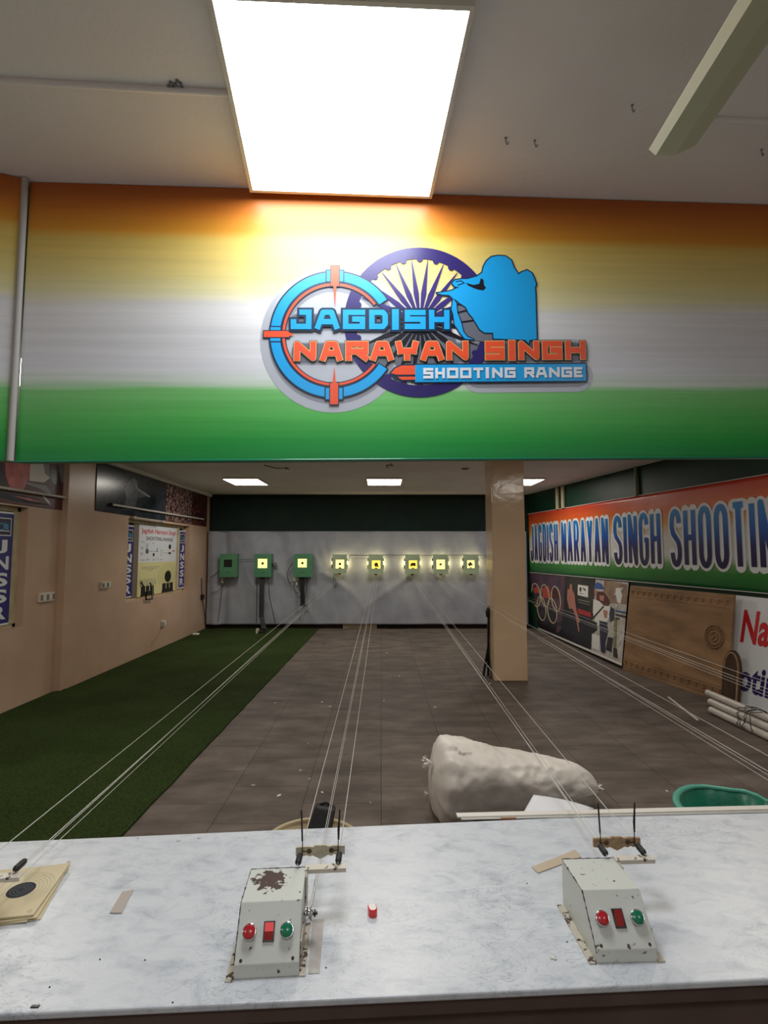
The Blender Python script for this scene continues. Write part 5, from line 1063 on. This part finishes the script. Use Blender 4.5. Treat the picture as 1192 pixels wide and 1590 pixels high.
# bumpers, target carriers, wires; one lane runs from each control box to a target box
def lane(q, tpx, full, hold_mat, names, flip=0):
    R_ = Matrix.Rotation(q[2], 3, 'Z'); P = lambda x, y, z: Vector((q[0], q[1], T)) + R_ @ Vector((x, y, z))
    gl, gr = P(w_ - .018, .157, .0965), P(w_ + .066, .157, .0965); hub = P(w_ + .024, .082, .052)
    tc = ony(tpx, 897, YC - .03); eL, eR = tc + Vector((-.042, 0, 0)), tc + Vector((.042, 0, 0))
    def wire(a, b, lab, r=.0011):
        mb = MB(); base = Vector(a); n_ = 14; mb.tube([(Vector(a).lerp(b, k / n_) - base) + Vector((0, 0, -.0 * sin(pi * k / n_))) for k in range(n_ + 1)], r, 6); o = mb.build('target_wire', 'wire_steel'); o.location = base; return tag(o, lab, 'wire', names['g'])
    lift = Vector((0, 0, .016))
    wire(gl + Vector((0, 0, .004)), eL, names['l']); wire(gr + Vector((0, 0, .004)), eR, names['r'])
    mid = (gl + gr) / 2 + (tc - (gl + gr) / 2).normalized() * .055 + Vector((0, 0, .004))
    if full:
        for g_, lab in ((gl, 'left'), (gr, 'right')):
            d = ((eL if g_ is gl else eR) - g_).normalized(); a = g_ + Vector((0, 0, .004)) + d * .004
            mb = MB(); n_ = 9; Q = [a + d * (.034 * k / n_) - a for k in range(n_ + 1)]; mb.tube(Q, [.0035, .0062] + [.0068 - .0006 * (k % 2) for k in range(n_ - 3)] + [.006, .004], 14); o = mb.build('rubber_bumper', 'black_rubber'); o.location = a
            tag(o, names['b' + lab[0]], 'bumper', 'ribbed black bumpers on the arms')
        # carrier: plastic bar across the two guide wires with two upright pins
        dd = (tc - (gl + gr) / 2).normalized(); xx = (gr - gl).normalized(); c = (gl + gr) / 2 + dd * .048 + Vector((0, 0, .005)); zz = Vector((0, 0, 1)); yy = zz.cross(xx).normalized()
        t = thing('target_carrier', names['c'], 'target carrier', c); fr = lambda x, z, o: xx * x + zz * z + yy * (-o)
        mb = MB(); out = [(-.053, -.008), (-.036, -.009), (-.030, -.007), (-.024, -.010), (-.016, -.008), (-.011, -.011), (0, -.016), (.011, -.011), (.016, -.008), (.024, -.010), (.030, -.007), (.036, -.009), (.053, -.008)]
        P2 = out + [(x, .009 + (.003 if abs(x) < .012 else 0) + (.001 if .02 < abs(x) < .04 else 0)) for x, z in out[::-1]]; n_ = len(P2)
        tri = tessellate_polygon([[Vector((x, z, 0)) for x, z in P2]]); fv = [fr(x, z, .003) for x, z in P2]; bv = [fr(x, z, -.003) for x, z in P2]
        mb.add(fv + bv, [tuple(k) for k in tri] + [tuple(n_ + j for j in k[::-1]) for k in tri] + [(k, (k + 1) % n_, n_ + (k + 1) % n_, n_ + k) for k in range(n_)]); mb.build('clip_bar', hold_mat, t, bevel=.0008)
        for s_ in (-1, 1):
            mb = MB(); mb.lathe([(0, .0015), (.005, .001), (.0055, 0)], fr(s_ * .024, .001, .003), 16, mx=Matrix((xx, zz, -yy)).transposed()); mb.tube([fr(s_ * .024, .001, .004), fr(s_ * .0385, .0015, .004)], .0011, 6); mb.build('clamp_screw', 'burnt', t)
            mb = MB(); a = fr(s_ * .0385, -.004, .005); mb.tube([a, a + Vector((0, 0, .022)), a + Vector((s_ * .002 * (1 if s_ < 0 else -.5), 0, .05)), a + Vector((s_ * .003, 0, .092))], .0011, 6); pin = mb.build('upright_pin', 'black_plastic', t)
            mb = MB(); mb.tube([a + Vector((s_ * .0005, 0, .028)), a + Vector((s_ * .003, 0, .09))], .0019, 8); mb.build('pin_sleeve', 'black_rubber', pin)
        h0 = P(w_ + .0125, .095, .055); m0 = c + Vector((0, 0, -.006))
        wire(P(w_ + .0135, .088, .064), tc + Vector((-.006, 0, .01)), names['d'], .0009); wire(P(w_ + .0135, .088, .043), tc + Vector((.006, 0, -.012)), names['d'], .0009)
    else:
        wire(hub + Vector((0, 0, .008)), tc + Vector((-.006, 0, .01)), names['d'], .0009); wire(hub + Vector((0, 0, -.008)), tc + Vector((.006, 0, -.012)), names['d'], .0009)
def nm(lane_desc, tgt, box):
    return dict(g='steel wires ' + lane_desc, l='left guide wire %s to the %s target box' % (lane_desc, tgt), r='right guide wire %s to the %s target box' % (lane_desc, tgt),
                d='thin middle drive wire %s' % lane_desc, bl='ribbed black bumper behind the %s, its left one' % box, br='ribbed black bumper at the arm end of the %s' % box, c='')
n1 = nm('from the rusty control box', 'fifth', 'rusty control box'); n1['c'] = 'pale translucent plastic clip bar with two upright black pins behind the rusty control box'
n2 = nm('from the right control box', 'sixth', 'right control box'); n2['c'] = 'brown weathered clip bar with two upright black pins behind the right control box'
n3 = nm('crossing over the green turf', 'fourth', 'leftmost control box')
n4 = nm('crossing the floor at lower right', 'seventh', ''); n5 = nm('crossing in front of the carved board', 'eighth', '')
lane(q1, 583, True, 'clip_plastic', n1); lane(q2, 640, True, 'clip_resin', n2)
q3 = cb[2][1]; lane(q3, 527, False, None, n3)
lane((1.046, 1.055, .03), 684, False, None, n4); lane((1.70, 1.10, .03), 730, False, None, n5)
# bumper on the leftmost arm
P_ = Matrix.Rotation(q3[2], 3, 'Z') @ Vector((w_ + .066, .157, .0965)) + Vector((q3[0], q3[1], T)); d = (ony(527, 888, YC - .12) - P_).normalized(); mb = MB(); mb.tube([d * (.004 + .034 * k / 9) for k in range(10)], [.0035, .0062] + [.0068 - .0006 * (k % 2) for k in range(6)] + [.006, .004], 14); o = mb.build('rubber_bumper', 'black_rubber'); o.location = P_ + Vector((0, 0, .006)); tag(o, 'ribbed black bumper over the paper targets at the left edge', 'bumper', 'ribbed black bumpers on the arms')

# ------------------------------------------------------------------ things lying on the counter
corner = onz(109, 1343, T + .01); yw = radians(9); EX = Vector((cos(yw), sin(yw), 0)); EY = Vector((-sin(yw), cos(yw), 0)); side = .178
cc = corner - EX * side / 2 - EY * side / 2
labs = ['bottom buff paper target of the pile at the left edge of the counter', 'second lowest buff paper target of the left pile', 'middle buff paper target of the left pile', 'second highest buff paper target of the left pile', 'top buff paper target with black bullseye, left edge of the counter']
for k in range(5):
    rz = yw + radians([6, -3, 3, -1.5, 0][k]); t = thing('paper_target', labs[k], 'paper target', (cc.x + [.006, -.004, .004, -.002, 0][k], cc.y + [-.008, -.003, -.006, .002, 0][k], T + .0005 + k * .0026), rz, 'buff paper targets piled on the counter')
    mb = MB(); n_ = 14; h = side / 2; vs = []; fs = []
    for i in range(n_ + 1):
        for j in range(n_ + 1):
            x, y = -h + side * i / n_, -h + side * j / n_; z = .0016 * max(0, (x / h)) ** 3 * (1 + y / h) * (.6 + .4 * sin(k * 2)); vs.append((x, y, z))
    for i in range(n_):
        for j in range(n_): a = i * (n_ + 1) + j; fs.append((a, a + n_ + 1, a + n_ + 2, a + 1))
    mb.add(vs, fs); o = mb.build('card', 'target_card', t); sd_ = o.modifiers.new('s', 'SOLIDIFY'); sd_.thickness = .0018; sd_.offset = 1
    if k == 4:
        fr = lambda x, y, o: Vector((x, y, .0019 + o + .0016 * max(0, x / h) ** 3 * (1 + y / h) * (.6 + .4 * sin(8)))); mb = MB()
        tgt = onz(33, 1381, T + .014); rel = Matrix.Rotation(-rz, 3, 'Z') @ (tgt - Vector((cc.x, cc.y, T + .014)))
        tx, ty = rel.x, rel.y
        mb.disc(fr, tx, ty, .0275, .0003, 'bullseye_ink', 40)
        for r_ in (.034, .041, .048, .055, .062): mb.ring(fr, tx, ty, r_, r_ + .0006, .0002, 'ink_olive', -60, 110)
        for r_ in (.008, .014, .02): mb.ring(fr, tx, ty, r_, r_ + .0005, .0005, 'ink_grey')
        mb.ring(fr, h - .012, -h + .012, .003, .004, .0003, 'ink_olive', n=16)
        mb.build('bullseye_print', 'bullseye_ink', t)
def flatq(name, px, label, cat, m, th, z=T):
    P = [onz(x, y, z + th) for x, y in px]; c = sum(P, Vector()) / len(P); c.z = z + .0005; mb = MB(); mb.hexa([Vector((p.x, p.y, z + th)) - c for p in P], (0, 0, -th + .0006)); o = mb.build(name, m, bevel=.0004); o.location = c; return tag(o, label, cat)
flatq('cardboard_strip', [(170, 1417), (189, 1417), (207, 1381), (190, 1384)], 'small greyish cardboard piece lying on the counter right of the paper targets', 'cardboard', 'cardboard_grey', .0025)
flatq('cardboard_strip', [(825, 1346), (835, 1355), (902, 1330), (893, 1319)], 'long buff cardboard strip on the counter left of the right control box', 'cardboard', 'cardboard_tan', .0025)
t = flatq('plastic_scale', [(478, 1511), (496, 1510), (503, 1426), (485, 1428)], 'clear plastic ruler strip lying against the right side of the rusty control box', 'ruler', 'clear_plastic', .002)
c = onz(578, 1410, T + .012); c.z = T + .0006; rc = thing('red_cap', 'small red cap with a pale top standing on the counter centre', 'cap', c, .25)
st = [(.0092 * cos(radians(a)) , (.0035 if a < 180 else -.0035) + .0092 * sin(radians(a))) for a in range(0, 360, 15)]; n_ = len(st)
mb = MB(); vs = [(x, y, 0) for x, y in st] + [(x, y, .0125) for x, y in st] + [(x * .85, y * .88, .0138) for x, y in st]; mb.add(vs, [(k, (k + 1) % n_, n_ + (k + 1) % n_, n_ + k) for k in range(n_)] + [(n_ + k, n_ + (k + 1) % n_, 2 * n_ + (k + 1) % n_, 2 * n_ + k) for k in range(n_)] + [tuple(range(n_))[::-1], tuple(range(2 * n_, 3 * n_))], smooth=False); mb.build('cap_body', 'red_plastic', rc)
mb = MB(); mb.add([(x * .8, y * .84, .0142) for x, y in st], [tuple(range(n_))]); mb.build('cap_top', 'cap_white', rc)
for (x, y, s_, lab) in ((859, 1486, .006, 'small white chip on the counter left of the right control box'), (277, 1304, .005, 'white blob near the back edge of the counter at left, the left one'), (309, 1300, .004, 'white blob near the back edge of the counter at left, the right one'), (107, 1337, .004, 'tiny white crumb beside the upper corner of the paper targets')):
    c = onz(x, y, T + .002); mb = MB(); mb.lathe([(0, .0025), (s_ * .6, .002), (s_, .0004), (s_ * .9, 0)], (0, 0, 0), 9, warp=lambda t_: 1 + .25 * sin(3 * t_ + x)); o = mb.build('plaster_chip', 'scrap'); o.location = (c.x, c.y, T + .0005); tag(o, lab, 'chip')
for (x, y) in ((155, 1490), (225, 1491), (77, 1533), (268, 1557), (818, 1372), (506, 1503), (880, 1463), (214, 1302)):
    c = onz(x, y, T); mb = MB(); mb.lathe([(0, .0012), (.0012, .0009), (.0016, 0)], (0, 0, 0), 8); o = mb.build('airgun_pellet', 'ink_black'); o.location = (c.x, c.y, T + .0003); tag(o, 'tiny dark pellet on the white counter', 'pellet', 'dark pellets scattered on the counter')
# white foam boards along the back edge
ea, eb = onz(716, 1274, T), KR - Vector((.2, 0, 0)); du = (eb - ea).normalized(); dn = Vector((-du.y, du.x, 0))
eb = onz(1192, 1262, T) + (onz(1192, 1262, T) - ea) * .5; du = (eb - ea).normalized(); dn = Vector((-du.y, du.x, 0))
for k, lab in enumerate(('white foam board strip along the back edge of the counter, lower layer with brown tape', 'white foam board strip along the back edge of the counter, upper layer')):
    base = ea + dn * (.0 + .005 * k); base.z = T + .0006 + .0042 * k; t = thing('foam_board', lab, 'board', base); Lg = (eb - ea).length
    mb = MB(); q = [Vector((0, 0, 0)) - du * (.0 + .01 * k), du * Lg, du * Lg + dn * .022, dn * .022 - du * (.01 * k)]; mb.hexa(q, (0, 0, .0036)); mb.build('board', 'foam_white', t, bevel=.0006)
    if k == 0: x_ = (onz(788, 1270, T) - ea).dot(du); mb = MB(); mb.hexa([du * (x_ - .022) - dn * .0004 + Vector((0, 0, -.0004)), du * (x_ + .022) - dn * .0004 + Vector((0, 0, -.0004)), du * (x_ + .022) - dn * .0004 + Vector((0, 0, .0038)), du * (x_ - .022) - dn * .0004 + Vector((0, 0, .0038))], dn * .002); mb.build('tape', 'brown_tape', t)
# bent white sheet resting on the boards
P = [ony(811, 1264, 1.60), ony(914, 1262, 1.61), ony(922, 1255, 1.74), ony(828, 1234, 1.74)]; c = P[0].copy(); mb = MB(); n_ = 10; vs = []; fs = []
for i in range(n_ + 1):
    for j in range(n_ + 1):
        a = P[0].lerp(P[1], i / n_); b = P[3].lerp(P[2], i / n_); p = a.lerp(b, j / n_) - c; p.z += .006 * sin(pi * i / n_) * j / n_; vs.append(p)
for i in range(n_):
    for j in range(n_): a = i * (n_ + 1) + j; fs.append((a, a + n_ + 1, a + n_ + 2, a + 1))
mb.add(vs, fs, smooth=True); o = mb.build('foam_sheet', 'paper_white'); o.location = c; s2 = o.modifiers.new('s', 'SOLIDIFY'); s2.thickness = .003; tag(o, 'bent white sheet propped behind the foam boards in front of the wrapped bundle', 'sheet')

# ------------------------------------------------------------------ litter on the floor
for (x, y, s_) in ((433, 1235, .03), (500, 1230, .02), (480, 1209, .014), (466, 1196, .018), (427, 1091, .022), (500, 1090, .03), (512, 1097, .025), (620, 1050, .03), (596, 1088, .022), (675, 1098, .03), (600, 1014, .03), (1035, 1228, .018), (575, 1246, .012), (392, 1219, .014), (478, 1154, .01), (395, 1219, .01), (575, 1000, .02), (761, 1061, .03)):
    c = onz(x, y, 0); mb = MB(); s_ *= .62; mb.lathe([(0, s_ * .22), (s_ * .5, s_ * .18), (s_ * .8, 0)], (0, 0, 0), 7, warp=lambda t_: 1 + .4 * sin(2 * t_ + x)); o = mb.build('paper_scrap', 'scrap'); o.location = (c.x, c.y, .0005); tag(o, 'small white scrap lying on the dark floor', 'scrap', 'white scraps scattered on the floor')
